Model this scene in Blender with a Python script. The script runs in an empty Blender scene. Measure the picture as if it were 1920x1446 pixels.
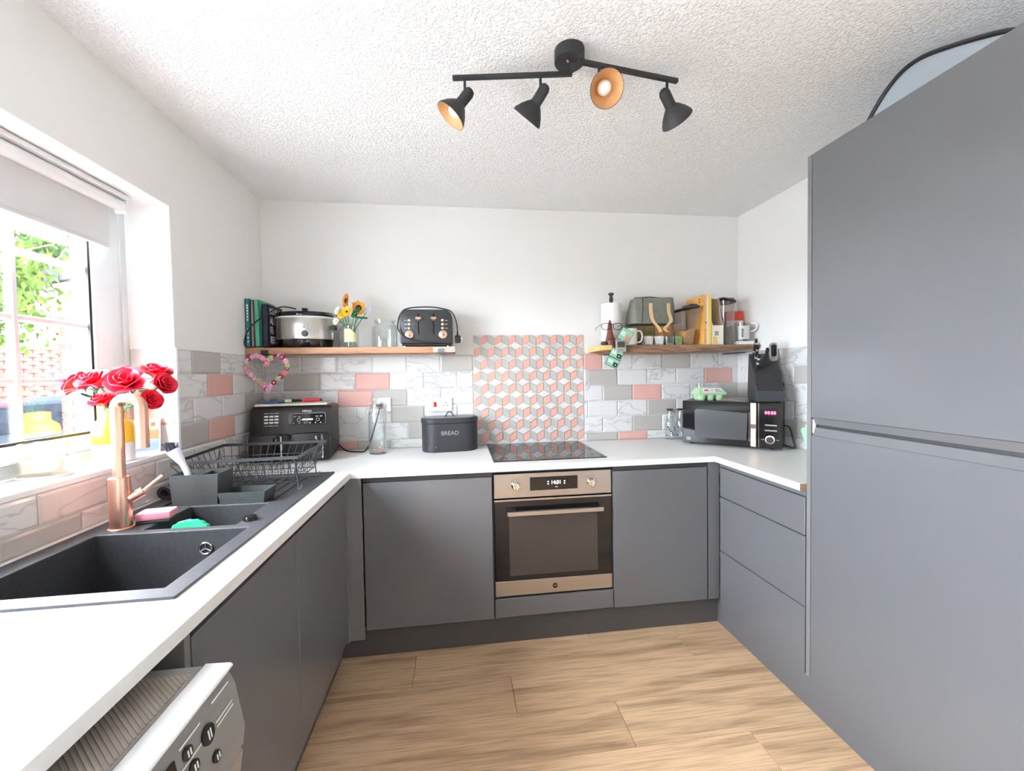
import bpy, bmesh, math, random
from mathutils import Matrix, Vector, Euler
random.seed(7)
PI = math.pi
scene = bpy.context.scene
COL = scene.collection

# ------------------------------------------------------------------ camera
cam_d = bpy.data.cameras.new('camera'); cam = bpy.data.objects.new('camera', cam_d); COL.objects.link(cam)
cam_d.sensor_width = 36.0; cam_d.lens = 36.0 * 772.2 / 1920.0; cam_d.clip_start = 0.05
cam.matrix_world = Matrix(((0.99159, 0.01988, -0.12791, 1.1198), (-0.12841, 0.02598, -0.99138, -2.5705),
                           (-0.01639, 0.99946, 0.02832, 1.3432), (0, 0, 0, 1)))
scene.camera = cam

# ------------------------------------------------------------------ sky, light, exposure
SKY = 15.5
world = bpy.data.worlds.new('overcast_sky'); scene.world = world; world.use_nodes = True
_bg = world.node_tree.nodes['Background']; _bg.inputs[0].default_value = (0.87, 0.95, 1.05, 1); _bg.inputs[1].default_value = SKY
def portal(name, loc, rot, sx, sy):
    l = bpy.data.lights.new(name, 'AREA'); l.shape = 'RECTANGLE'; l.size = sx; l.size_y = sy
    l.cycles.is_portal = True
    o = bpy.data.objects.new(name, l); COL.objects.link(o); o.location = loc; o.rotation_euler = rot
portal('window_daylight_portal', (-0.26, -1.518, 1.545), (0, -PI/2, 0), 0.96, 1.5)
portal('fill_door_daylight_portal', (-0.26, -3.565, 1.015), (0, -PI/2, 0), 2.03, 0.47)  # portal of the added, unseen fill door
vs = scene.view_settings
vs.view_transform = 'Standard'; vs.look = 'None'; vs.exposure = 2.45; vs.gamma = 1.0; vs.use_curve_mapping = False
cy = scene.cycles
cy.max_bounces = 14; cy.diffuse_bounces = 8; cy.glossy_bounces = 5; cy.transparent_max_bounces = 24; cy.use_denoising = True
cy.sample_clamp_indirect = 8.0

# ------------------------------------------------------------------ materials
def nodes_of(m):
    m.use_nodes = True
    nt = m.node_tree
    return nt, nt.nodes, nt.links, nt.nodes['Principled BSDF']
MATS = {}
def mat(name, col, rough=0.5, metal=0.0, vary=None, bump=None, coat=0.0, spec=0.5, emit=None, stretch=None):
    """vary=(scale, amount) mottles the colour; bump=(scale, strength, distance) gives fine relief"""
    if name in MATS: return MATS[name]
    m = bpy.data.materials.new(name); MATS[name] = m
    nt, N, L, b = nodes_of(m)
    b.inputs['Base Color'].default_value = (*col, 1); b.inputs['Roughness'].default_value = rough
    b.inputs['Metallic'].default_value = metal; b.inputs['Coat Weight'].default_value = coat
    b.inputs['Coat Roughness'].default_value = 0.08; b.inputs['Specular IOR Level'].default_value = spec
    if emit: b.inputs['Emission Color'].default_value = (*emit[0], 1); b.inputs['Emission Strength'].default_value = emit[1]
    tc = N.new('ShaderNodeTexCoord'); src = tc.outputs['Object']
    if stretch:
        mp = N.new('ShaderNodeMapping'); mp.inputs['Scale'].default_value = stretch; L.new(src, mp.inputs[0]); src = mp.outputs[0]
    if vary is None: vary = (9.0, 0.05)
    n = N.new('ShaderNodeTexNoise'); n.inputs['Scale'].default_value = vary[0]; n.inputs['Detail'].default_value = 5
    L.new(src, n.inputs['Vector'])
    mix = N.new('ShaderNodeMixRGB'); a = vary[1]
    mix.inputs[1].default_value = tuple(max(0, c * (1 - a)) for c in col) + (1,)
    mix.inputs[2].default_value = tuple(min(1, c * (1 + a)) for c in col) + (1,)
    L.new(n.outputs['Fac'], mix.inputs[0]); L.new(mix.outputs[0], b.inputs['Base Color'])
    if bump:
        n2 = N.new('ShaderNodeTexNoise'); n2.inputs['Scale'].default_value = bump[0]; n2.inputs['Detail'].default_value = 4
        L.new(src, n2.inputs['Vector'])
        bp = N.new('ShaderNodeBump'); bp.inputs['Strength'].default_value = bump[1]; bp.inputs['Distance'].default_value = bump[2]
        L.new(n2.outputs['Fac'], bp.inputs['Height']); L.new(bp.outputs[0], b.inputs['Normal'])
    return m
def glass(name, tint=(0.97, 0.985, 0.98), ior=1.45, rough=0.0):
    if name in MATS: return MATS[name]
    m = bpy.data.materials.new(name); MATS[name] = m
    m.use_nodes = True; nt = m.node_tree; N = nt.nodes; L = nt.links
    N.remove(N['Principled BSDF'])
    t = N.new('ShaderNodeBsdfTransparent'); t.inputs[0].default_value = (*tint, 1)
    g = N.new('ShaderNodeBsdfGlossy'); g.inputs['Roughness'].default_value = rough; g.inputs[0].default_value = (1, 1, 1, 1)
    lw = N.new('ShaderNodeLayerWeight'); lw.inputs[0].default_value = 0.5
    pw = N.new('ShaderNodeMath'); pw.operation = 'POWER'; L.new(lw.outputs['Facing'], pw.inputs[0]); pw.inputs[1].default_value = 2.6
    f0 = ((ior-1)/(ior+1))**2
    f = N.new('ShaderNodeMath'); f.operation = 'MULTIPLY_ADD'; L.new(pw.outputs[0], f.inputs[0]); f.inputs[1].default_value = 0.85*(1-f0); f.inputs[2].default_value = f0   # Schlick reflectance of thin glass
    mx = N.new('ShaderNodeMixShader'); L.new(f.outputs[0], mx.inputs[0]); L.new(t.outputs[0], mx.inputs[1]); L.new(g.outputs[0], mx.inputs[2])
    L.new(mx.outputs[0], N['Material Output'].inputs[0])
    return m
def marble(name, base, vein, rough=0.12):
    m = bpy.data.materials.new(name); MATS[name] = m
    nt, N, L, b = nodes_of(m); b.inputs['Roughness'].default_value = rough; b.inputs['Specular IOR Level'].default_value = 0.35
    tc = N.new('ShaderNodeTexCoord'); oi = N.new('ShaderNodeObjectInfo')
    mu = N.new('ShaderNodeVectorMath'); mu.operation = 'SCALE'; L.new(oi.outputs['Location'], mu.inputs[0]); mu.inputs['Scale'].default_value = 37.0
    ad = N.new('ShaderNodeVectorMath'); ad.operation = 'ADD'; L.new(tc.outputs['Object'], ad.inputs[0]); L.new(mu.outputs[0], ad.inputs[1])
    mp = N.new('ShaderNodeMapping'); mp.inputs['Rotation'].default_value = (0.3, 0.75, 0.2); mp.inputs['Scale'].default_value = (1.0, 1, 2.6); L.new(ad.outputs[0], mp.inputs[0])
    n = N.new('ShaderNodeTexNoise'); n.inputs['Scale'].default_value = 3.2; n.inputs['Detail'].default_value = 5; n.inputs['Distortion'].default_value = 0.5
    L.new(mp.outputs[0], n.inputs['Vector'])
    sb = N.new('ShaderNodeMath'); sb.operation = 'SUBTRACT'; L.new(n.outputs['Fac'], sb.inputs[0]); sb.inputs[1].default_value = 0.5
    ab = N.new('ShaderNodeMath'); ab.operation = 'ABSOLUTE'; L.new(sb.outputs[0], ab.inputs[0])
    r = N.new('ShaderNodeValToRGB'); L.new(ab.outputs[0], r.inputs[0])
    r.color_ramp.elements[0].position = 0.0; r.color_ramp.elements[0].color = (*vein, 1)
    r.color_ramp.elements[1].position = 0.022; r.color_ramp.elements[1].color = (*base, 1)
    L.new(r.outputs[0], b.inputs['Base Color'])
    return m
def wood(name, dark, light, rough=0.45, scale=(1.2, 14, 14), knots=True, rnd=True):
    m = bpy.data.materials.new(name); MATS[name] = m
    nt, N, L, b = nodes_of(m); b.inputs['Roughness'].default_value = rough
    tc = N.new('ShaderNodeTexCoord'); src = tc.outputs['Object']
    if rnd:
        oi = N.new('ShaderNodeObjectInfo'); mu = N.new('ShaderNodeVectorMath'); mu.operation = 'SCALE'
        L.new(oi.outputs['Location'], mu.inputs[0]); mu.inputs['Scale'].default_value = 13.7
        ad = N.new('ShaderNodeVectorMath'); L.new(src, ad.inputs[0]); L.new(mu.outputs[0], ad.inputs[1]); src = ad.outputs[0]
    mp = N.new('ShaderNodeMapping'); mp.inputs['Scale'].default_value = scale; L.new(src, mp.inputs[0])
    n = N.new('ShaderNodeTexNoise'); n.inputs['Scale'].default_value = 2.2; n.inputs['Detail'].default_value = 8; n.inputs['Distortion'].default_value = 0.35
    L.new(mp.outputs[0], n.inputs['Vector'])
    r = N.new('ShaderNodeValToRGB'); L.new(n.outputs['Fac'], r.inputs[0])
    e = r.color_ramp.elements; e[0].position = 0.26; e[0].color = (*dark, 1); e[1].position = 0.52; e[1].color = (*light, 1)
    mp2 = N.new('ShaderNodeMapping'); mp2.inputs['Scale'].default_value = (scale[0]*3, scale[1]*7, scale[2]*7); L.new(src, mp2.inputs[0])
    n2 = N.new('ShaderNodeTexNoise'); n2.inputs['Scale'].default_value = 2.0; n2.inputs['Detail'].default_value = 6; L.new(mp2.outputs[0], n2.inputs['Vector'])
    r2 = N.new('ShaderNodeValToRGB'); L.new(n2.outputs['Fac'], r2.inputs[0]); r2.color_ramp.elements[0].position = 0.30; r2.color_ramp.elements[0].color = (0.66, 0.64, 0.62, 1); r2.color_ramp.elements[1].position = 0.55
    mg_ = N.new('ShaderNodeMixRGB'); mg_.blend_type = 'MULTIPLY'; mg_.inputs[0].default_value = 0.85; L.new(r.outputs[0], mg_.inputs[1]); L.new(r2.outputs[0], mg_.inputs[2])
    oi2 = N.new('ShaderNodeObjectInfo'); hv = N.new('ShaderNodeHueSaturation'); L.new(mg_.outputs[0], hv.inputs['Color'])
    mr = N.new('ShaderNodeMapRange'); mr.inputs[3].default_value = 0.90; mr.inputs[4].default_value = 1.08; L.new(oi2.outputs['Random'], mr.inputs[0]); L.new(mr.outputs[0], hv.inputs['Value'])
    L.new(hv.outputs[0], b.inputs['Base Color'])
    bp = N.new('ShaderNodeBump'); bp.inputs['Strength'].default_value = 0.12; bp.inputs['Distance'].default_value = 0.002
    L.new(n.outputs['Fac'], bp.inputs['Height']); L.new(bp.outputs[0], b.inputs['Normal'])
    return m
M_REARW = mat('slate_blue_wall_paint', (0.26, 0.28, 0.31), 0.8)
M_WALL = mat('white_wall_paint', (0.82, 0.81, 0.795), 0.75, bump=(60, 0.08, 0.002), vary=(2, 0.012))
M_REVEAL = mat('white_gloss_paint', (0.86, 0.86, 0.85), 0.4)
def ceiling_mat():
    m = bpy.data.materials.new('stippled_ceiling_paint'); nt, N, L, b = nodes_of(m)
    b.inputs['Base Color'].default_value = (0.86, 0.857, 0.85, 1); b.inputs['Roughness'].default_value = 0.8
    tc = N.new('ShaderNodeTexCoord')
    n = N.new('ShaderNodeTexNoise'); n.inputs['Scale'].default_value = 105; n.inputs['Detail'].default_value = 2.0; n.inputs['Distortion'].default_value = 0.5
    L.new(tc.outputs['Object'], n.inputs['Vector'])
    r = N.new('ShaderNodeValToRGB'); r.color_ramp.elements[0].position = 0.46; r.color_ramp.elements[1].position = 0.68
    L.new(n.outputs['Fac'], r.inputs[0])
    bp = N.new('ShaderNodeBump'); bp.inputs['Strength'].default_value = 0.7; bp.inputs['Distance'].default_value = 0.005
    L.new(r.outputs[0], bp.inputs['Height']); L.new(bp.outputs[0], b.inputs['Normal'])
    return m
M_CEIL = ceiling_mat()
M_GROUT = mat('cream_grout', (0.74, 0.72, 0.68), 0.9)
M_MARBLE = marble('white_marble_glaze', (0.68, 0.678, 0.67), (0.50, 0.50, 0.51))
M_BOUNCE = marble('bounce_tinted_marble_glaze', (0.70, 0.60, 0.565), (0.56, 0.48, 0.46))  # white marble with warm reflected light put into its colour
M_GREY = mat('warm_grey_glaze', (0.47, 0.452, 0.425), 0.15, vary=(4, 0.03))
M_PINK = mat('pink_glaze', (0.69, 0.405, 0.36), 0.15, vary=(4, 0.03))
M_MPINK = mat('mosaic_pink_glaze', (0.74, 0.40, 0.33), 0.25, vary=(14, 0.06))
M_MGREY = mat('mosaic_grey_glaze', (0.46, 0.46, 0.44), 0.25, vary=(14, 0.05))
M_MGROUT = mat('ivory_grout', (0.76, 0.70, 0.58), 0.9)
M_TOP = mat('pale_stone_laminate', (0.79, 0.79, 0.775), 0.38, vary=(26, 0.035), bump=(45, 0.12, 0.0015), stretch=(1, 3, 1))
M_TOPEDGE = M_TOP
M_CAB = mat('grey_gloss_lacquer', (0.146, 0.148, 0.157), 0.14, vary=(3, 0.02), bump=(2.2, 0.03, 0.01))
M_POST = mat('grey_satin_lacquer', (0.19, 0.19, 0.195), 0.4)
M_RAIL = mat('dark_grey_rail', (0.05, 0.05, 0.052), 0.4)
M_PLINTH = mat('dark_plinth_board', (0.085, 0.08, 0.08), 0.5)
M_CARC = mat('grey_carcass_board', (0.14, 0.14, 0.15), 0.6)
M_FLOOR = wood('oak_laminate', (0.42, 0.25, 0.14), (0.80, 0.545, 0.33), 0.45, (0.9, 9, 9))
M_SHELF = wood('reclaimed_pine', (0.26, 0.115, 0.055), (0.50, 0.27, 0.15), 0.6, (2, 16, 16))
M_LIVE = wood('live_edge_timber', (0.10, 0.055, 0.035), (0.36, 0.21, 0.13), 0.6, (2.5, 12, 12))
M_SAP = mat('yellow_sapwood', (0.74, 0.52, 0.20), 0.6, vary=(30, 0.15))
M_STEEL = mat('brushed_steel', (0.47, 0.44, 0.415), 0.3, 1.0, vary=(4, 0.08), stretch=(1, 1, 60))
M_CHROME = mat('chrome', (0.78, 0.78, 0.78), 0.1, 1.0)
M_COPPER = mat('brushed_copper', (0.86, 0.49, 0.36), 0.3, 1.0, vary=(30, 0.04))
M_ROSE = mat('rose_gold', (0.88, 0.60, 0.48), 0.25, 1.0)
M_BLACK = mat('black_plastic', (0.016, 0.016, 0.018), 0.38)
M_BLACKM = mat('matte_black_metal', (0.022, 0.023, 0.026), 0.5, vary=(40, 0.2))
M_BLACKG = mat('gloss_black', (0.009, 0.009, 0.01), 0.06)
M_HOB = mat('black_ceramic_glass', (0.012, 0.012, 0.013), 0.03, spec=0.9)
M_WHITE = mat('white_plastic', (0.80, 0.80, 0.79), 0.35)
M_CERAM = mat('white_ceramic', (0.83, 0.83, 0.82), 0.15)
M_PAPER = mat('white_paper', (0.82, 0.81, 0.79), 0.85, bump=(140, 0.2, 0.002))
M_PRINT = mat('white_print', (0.80, 0.80, 0.80), 0.6)
M_SINK = mat('black_granite_composite', (0.045, 0.045, 0.05), 0.5, vary=(90, 0.45), bump=(260, 0.15, 0.0008))
M_WIRE = mat('black_coated_wire', (0.05, 0.05, 0.055), 0.35)
M_CADDY = mat('charcoal_plastic', (0.055, 0.06, 0.06), 0.45, vary=(60, 0.25))
M_UPVC = mat('white_upvc', (0.66, 0.68, 0.69), 0.35)
M_GASKET = mat('black_rubber', (0.012, 0.012, 0.013), 0.7)
M_PANE = glass('window_glass', (0.985, 0.99, 0.99), 1.35)
M_GLASS = glass('clear_glass', (0.955, 0.968, 0.965), 1.6)
M_CLEARP = glass('clear_plastic', (0.93, 0.925, 0.92), 1.5)
M_CORD = mat('black_flex', (0.014, 0.014, 0.015), 0.5)

# ------------------------------------------------------------------ mesh builder
class MB:
    def __init__(s): s.v = []; s.f = []; s.mi = []; s.m = 0; s.M = Matrix.Identity(4)
    def add(s, vs, fs):
        o = len(s.v); s.v += [tuple(s.M @ Vector(p)) for p in vs]
        for f in fs: s.f.append([i + o for i in f]); s.mi.append(s.m)
        return s
    def box(s, x0, y0, z0, x1, y1, z1, b=0.0, seg=1):
        if b <= 0:
            return s.add([(x0,y0,z0),(x1,y0,z0),(x1,y1,z0),(x0,y1,z0),(x0,y0,z1),(x1,y0,z1),(x1,y1,z1),(x0,y1,z1)],
                         [(0,3,2,1),(4,5,6,7),(0,1,5,4),(1,2,6,5),(2,3,7,6),(3,0,4,7)])
        bm = bmesh.new(); bmesh.ops.create_cube(bm, size=1)
        for v in bm.verts: v.co = Vector(((x0+x1)/2 + v.co.x*(x1-x0), (y0+y1)/2 + v.co.y*(y1-y0), (z0+z1)/2 + v.co.z*(z1-z0)))
        bmesh.ops.bevel(bm, geom=list(bm.edges), offset=b, segments=seg, affect='EDGES', profile=0.5)
        bm.verts.index_update(); s.add([v.co.copy() for v in bm.verts], [[v.index for v in f.verts] for f in bm.faces]); bm.free(); return s
    def prism(s, poly, a0, a1, axis='z', b=0.0, seg=1):
        """extrude a 2D polygon: axis z -> (x,y); axis y -> (x,z); axis x -> (y,z)"""
        def P(p, a): return {'z': (p[0], p[1], a), 'y': (p[0], a, p[1]), 'x': (a, p[0], p[1])}[axis]
        n = len(poly); vs = [P(p, a0) for p in poly] + [P(p, a1) for p in poly]
        fs = [list(range(n))[::-1], list(range(n, 2*n))] + [(i, (i+1) % n, n + (i+1) % n, n + i) for i in range(n)]
        bm = bmesh.new(); bv = [bm.verts.new(v) for v in vs]
        for f in fs: bm.faces.new([bv[i] for i in f])
        bmesh.ops.recalc_face_normals(bm, faces=bm.faces)
        if b > 0: bmesh.ops.bevel(bm, geom=list(bm.edges), offset=b, segments=seg, affect='EDGES', profile=0.5)
        bm.verts.index_update(); s.add([v.co.copy() for v in bm.verts], [[v.index for v in f.verts] for f in bm.faces]); bm.free(); return s
    def lathe(s, prof, n=24, c=(0,0,0), sx=1, sy=1, cap0=True, cap1=True):
        vs = []; fs = []; k = len(prof)
        for r, z in prof:
            for i in range(n):
                a = 2*PI*i/n; vs.append((c[0] + r*sx*math.cos(a), c[1] + r*sy*math.sin(a), c[2] + z))
        for j in range(k-1):
            for i in range(n): fs.append((j*n+i, j*n+(i+1) % n, (j+1)*n+(i+1) % n, (j+1)*n+i))
        if cap0: fs.append(list(range(n))[::-1])
        if cap1: fs.append(list(range((k-1)*n, k*n)))
        return s.add(vs, fs)
    def tube(s, pts, r, n=8, closed=False):
        pts = [Vector(p) for p in pts]; k = len(pts); R = r if isinstance(r, (list, tuple)) else [r]*k
        T = []
        for i in range(k):
            a = pts[(i-1) % k] if (closed or i > 0) else pts[i]; b = pts[(i+1) % k] if (closed or i < k-1) else pts[i]
            T.append((b-a).normalized())
        up = Vector((0,0,1)) if abs(T[0].z) < 0.9 else Vector((1,0,0)); nrm = T[0].cross(up).normalized(); vs = []; fs = []
        for i in range(k):
            if i > 0: nrm = (nrm - T[i]*nrm.dot(T[i])).normalized()
            bi = T[i].cross(nrm)
            for j in range(n):
                a = 2*PI*(j+0.5)/n; vs.append(pts[i] + (nrm*math.cos(a) + bi*math.sin(a))*R[i])
        for i in range(k if closed else k-1):
            q = (i+1) % k
            for j in range(n): fs.append((i*n+j, q*n+j, q*n+(j+1) % n, i*n+(j+1) % n))
        if not closed: fs += [list(range(n)), list(range((k-1)*n, k*n))[::-1]]
        return s.add(vs, fs)
    def ball(s, c, r, n=10, sc=(1,1,1)):
        vs = [(c[0], c[1], c[2]-r*sc[2])]; m = max(4, n//2+1); fs = []
        for j in range(1, m):
            t = PI*j/m
            for i in range(n):
                a = 2*PI*i/n; vs.append((c[0]+r*sc[0]*math.sin(t)*math.cos(a), c[1]+r*sc[1]*math.sin(t)*math.sin(a), c[2]-r*sc[2]*math.cos(t)))
        vs.append((c[0], c[1], c[2]+r*sc[2])); top = len(vs)-1
        for i in range(n): fs.append((0, 1+(i+1) % n, 1+i)); fs.append((top, top-n+i, top-n+(i+1) % n))
        for j in range(m-2):
            for i in range(n): fs.append((1+j*n+i, 1+j*n+(i+1) % n, 1+(j+1)*n+(i+1) % n, 1+(j+1)*n+i))
        return s.add(vs, fs)
    def sheet(s, fn, nu, nv, th=0.0):
        """fn(u,v)->point on [0,1]^2; a sheet, with thickness th when given"""
        g = [[Vector(fn(i/nu, j/nv)) for j in range(nv+1)] for i in range(nu+1)]
        vs = [g[i][j] for i in range(nu+1) for j in range(nv+1)]; w = nv+1
        fs = [(i*w+j, (i+1)*w+j, (i+1)*w+j+1, i*w+j+1) for i in range(nu) for j in range(nv)]
        if th > 0:
            nr = []
            for i in range(nu+1):
                for j in range(nv+1):
                    a = g[min(i+1, nu)][j]-g[max(i-1, 0)][j]; b = g[i][min(j+1, nv)]-g[i][max(j-1, 0)]; nn = a.cross(b)
                    nr.append(nn.normalized() if nn.length > 1e-9 else Vector((0,0,1)))
            o = len(vs); vs = vs + [v - q*th for v, q in zip(vs, nr)]; fs = fs + [tuple(k+o for k in f[::-1]) for f in fs]
            rim = [i*w for i in range(nu+1)] + [nu*w+j for j in range(1, w)] + [i*w+nv for i in range(nu-1, -1, -1)] + [j for j in range(nv-1, 0, -1)]
            for i, a in enumerate(rim):
                b = rim[(i+1) % len(rim)]; fs.append((b, a, a+o, b+o))
        return s.add(vs, fs)
    def mesh(s, name, mats, smooth=35):
        me = bpy.data.meshes.new(name); me.from_pydata(s.v, [], s.f)
        for m in (mats if isinstance(mats, (list, tuple)) else [mats]): me.materials.append(m)
        if any(s.mi): me.polygons.foreach_set('material_index', s.mi)
        bm = bmesh.new(); bm.from_mesh(me); bmesh.ops.recalc_face_normals(bm, faces=bm.faces); bm.to_mesh(me); bm.free()
        if smooth: me.shade_smooth(); me.set_sharp_from_angle(angle=math.radians(smooth))
        me.update(); return me
def link(name, me, parent=None, loc=(0,0,0), rot=(0,0,0)):
    o = bpy.data.objects.new(name, me); COL.objects.link(o); o.location = loc; o.rotation_euler = rot
    if parent: o.parent = parent
    return o
def tag(o, label=None, cat=None, group=None, kind=None):
    if label: o['label'] = label
    if cat: o['category'] = cat
    if group: o['group'] = group
    if kind: o['kind'] = kind
    return o
def thing(name, label, cat, loc=(0,0,0), rz=0.0, group=None):
    return tag(link(name, None, None, loc, (0, 0, rz)), label, cat, group)
def part(name, mb, m, parent, label=None, loc=(0,0,0), rot=(0,0,0), smooth=35):
    return tag(link(name, mb.mesh(name, m, smooth), parent, loc, rot), label)
def single(name, mb, m, label, cat, loc=(0,0,0), rot=(0,0,0), group=None):
    return tag(link(name, mb.mesh(name, m), None, loc, rot), label, cat, group)
def struct(name, mb, m, label=None, loc=(0,0,0)):
    return tag(link(name, mb.mesh(name, m), None, loc), label, None, None, 'structure')
def copy_tree(o, parent=None):
    c = o.copy(); COL.objects.link(c); c.parent = parent
    for ch in list(o.children): copy_tree(ch, c)
    return c
def text(name, body, size, m, parent, loc, rot=(PI/2, 0, 0), ext=0.0004, ax='CENTER', sx=1.0):
    cu = bpy.data.curves.new(name, 'FONT'); cu.body = body; cu.size = size; cu.extrude = ext; cu.align_x = ax; cu.align_y = 'CENTER'; cu.resolution_u = 3
    t = bpy.data.objects.new(name + '_curve', cu); COL.objects.link(t)
    dg = bpy.context.evaluated_depsgraph_get(); me = bpy.data.meshes.new_from_object(t.evaluated_get(dg))
    bpy.data.objects.remove(t); bpy.data.curves.remove(cu)
    me.materials.clear(); me.materials.append(m)
    o = link(name, me, parent, loc, rot); o.scale = (sx, 1, 1); return o
def rrect(w, h, r, n=5, cx=0, cy=0):
    out = []
    for (sx, sy, a0) in ((1,1,0), (-1,1,PI/2), (-1,-1,PI), (1,-1,3*PI/2)):
        for i in range(n+1):
            a = a0 + PI/2*i/n; out.append((cx + sx*(w/2-r) + r*math.cos(a), cy + sy*(h/2-r) + r*math.sin(a)))
    return out
def smoothpath(pts, k=6, closed=False):
    P = [Vector(p) for p in pts]; n = len(P); out = []
    for i in range(n if closed else n-1):
        p0 = P[(i-1) % n] if (closed or i > 0) else P[i]; p1 = P[i]; p2 = P[(i+1) % n]; p3 = P[(i+2) % n] if (closed or i < n-2) else P[(i+1) % n]
        for j in range(k):
            t = j/k; out.append(0.5*((2*p1) + (p2-p0)*t + (2*p0-5*p1+4*p2-p3)*t*t + (3*p1-p0-3*p2+p3)*t**3))
    if not closed: out.append(P[-1])
    return out
def align(d, up=Vector((0,0,1))):
    """matrix whose local z is the direction d"""
    return Vector(d).to_track_quat('Z', 'Y').to_matrix().to_4x4()
# ================================================================== the room
W, ZC, YR = 2.996, 2.369, -4.1          # right wall, ceiling, rear wall
WT, TH = 0.902, 0.028                   # worktop top and thickness
TT = 1.466                              # top of the wall tiles
WY0, WY1, WZ0, WZ1 = -0.768, -2.268, 1.063, 2.029   # window opening in the left wall

floor = struct('floor', MB().box(-0.0, YR, -0.12, W, 0, -0.012), mat('floor_underlay', (0.10, 0.07, 0.05), 0.9), 'oak laminate floor of wide boards')
def plank(x0, x1, y0, y1):
    g = 0.0009
    m = MB().box(-(x1-x0)/2+g, -(y1-y0)/2+g, -0.012, (x1-x0)/2-g, (y1-y0)/2-g, 0, 0.0012)
    return part('plank', m, M_FLOOR, floor, loc=((x0+x1)/2, (y0+y1)/2, 0), smooth=0)
row = 0; yb = -0.0
bounds = [0.0, -0.18, -0.38, -0.585, -0.787, -0.99, -1.198, -1.40] + [-1.40-0.204*i for i in range(1, 13)] + [YR]
offs = {3: 0.893, 4: 1.322, 5: 1.726, 6: 2.17, 7: 2.60, 2: 0.45}
for i in range(len(bounds)-1):
    o = offs.get(i, (0.893 + 0.427*(i-3)) % 1.3); c = o % 1.3; xs = [0.0]
    while c < W - 0.02:
        if c > 0.02: xs.append(c)
        c += 1.3
    xs.append(W)
    for a, b in zip(xs, xs[1:]): plank(a, b, bounds[i+1], bounds[i])

ceiling = struct('ceiling', MB().box(-0.28, YR-0.2, ZC, W+0.2, 0.2, ZC+0.15), M_CEIL, 'white stippled ceiling')
wall_back = struct('wall_back', MB().box(-0.28, 0, -0.12, W+0.2, 0.2, ZC), M_WALL, 'white painted back wall with tiled splashback')
wl = MB()
GY0, GY1 = -3.33, -3.80                # added unseen glazed door, put in for side fill light
wl.box(-0.28, GY0, -0.12, 0, 0, WZ0-0.018); wl.box(-0.28, YR, -0.12, 0, GY1, WZ0-0.018); wl.box(-0.28, GY1, -0.12, 0, GY0, 0); wl.box(-0.28, YR, WZ1, 0, 0, ZC)
wl.box(-0.28, WY0, WZ0-0.018, 0, 0, WZ1); wl.box(-0.28, GY0, WZ0-0.018, 0, WY1, WZ1); wl.box(-0.28, YR, WZ0-0.018, 0, GY1, WZ1)
wall_left = struct('wall_left', wl, M_WALL, 'white painted wall around the window')
wall_right = struct('wall_right', MB().box(W, YR, -0.12, W+0.2, 0, ZC), M_WALL, 'white painted wall behind the tall cabinet')
PX0, PX1, PZ1 = 1.2, 2.2, 2.05
wr = MB(); wr.box(-0.28, YR-0.2, -0.12, PX0, YR, ZC); wr.box(PX1, YR-0.2, -0.12, W+0.2, YR, ZC); wr.box(PX0, YR-0.2, PZ1, PX1, YR, ZC); wr.box(PX0, YR-0.2, -0.12, PX1, YR, 0)
wall_rear = struct('wall_rear', wr, M_REARW, 'slate blue wall with a white door')
# white panelled door in the rear wall
door_1 = tag(link('door_1', None, None, (0,0,0)), 'white panelled door behind the camera', None, None, 'structure')
fm = MB(); fm.box(PX0, YR-0.06, 0, PX0+0.05, YR+0.012, PZ1); fm.box(PX1-0.05, YR-0.06, 0, PX1, YR+0.012, PZ1); fm.box(PX0+0.05, YR-0.06, PZ1-0.05, PX1-0.05, YR+0.012, PZ1); part('frame', fm, M_REVEAL, door_1)
part('leaf', MB().box(PX0+0.053, YR-0.05, 0.005, PX1-0.053, YR-0.008, PZ1-0.053, 0.002), M_REVEAL, door_1)
for z0, z1 in ((0.2, 0.85), (1.0, 1.85)):
    for x0 in (PX0+0.13, PX0+0.49): part('raised_panel', MB().box(x0, YR-0.007, z0, x0+0.26, YR+0.001, z1, 0.006), M_REVEAL, door_1)
part('door_handle', MB().tube([(PX0+0.10, YR-0.007, 1.0), (PX0+0.10, YR+0.04, 1.0), (PX0+0.22, YR+0.04, 1.0)], 0.008, 8), M_CHROME, door_1)

fill_door = tag(link('fill_door', None, None, (0,0,0)), 'white glazed door added out of view for side light', None, None, 'structure')
fm = MB()
for y0, y1 in ((GY0-0.06, GY0), (GY1, GY1+0.06)): fm.box(-0.22, y0, 0, -0.15, y1, WZ1)
fm.box(-0.22, GY1+0.06, 0, -0.15, GY0-0.06, 0.07); fm.box(-0.22, GY1+0.06, WZ1-0.06, -0.15, GY0-0.06, WZ1); part('frame', fm, M_UPVC, fill_door)
for y0, y1 in ((GY1+0.06, GY0-0.06),): part('pane', MB().box(-0.19, y0, 0.07, -0.184, y1, WZ1-0.06), M_PANE, fill_door)

# painted window reveal, sill and corner trim
rv = MB(); rv.box(-0.165, WY0-0.003, TT, 0.0, WY0, WZ1); rv.box(-0.165, WY1, WZ1-0.003, 0.0, WY0, WZ1)
r_ = part('reveal', rv, M_REVEAL, wall_left)
sill = struct('trim_1', MB().box(-0.165, WY1, WZ0-0.018, 0.006, WY0, WZ0, 0.002), M_CERAM, 'white window sill board')
struct('trim_2', MB().box(-0.004, WY0-0.010, WZ0, 0.010, WY0+0.004, TT+0.003, 0.002).box(-0.003, WY0-0.004, TT+0.003, 0.002, WY0+0.002, WZ1), mat('white_corner_bead', (0.84, 0.86, 0.90), 0.35), 'white tile corner trim beside the window')

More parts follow.
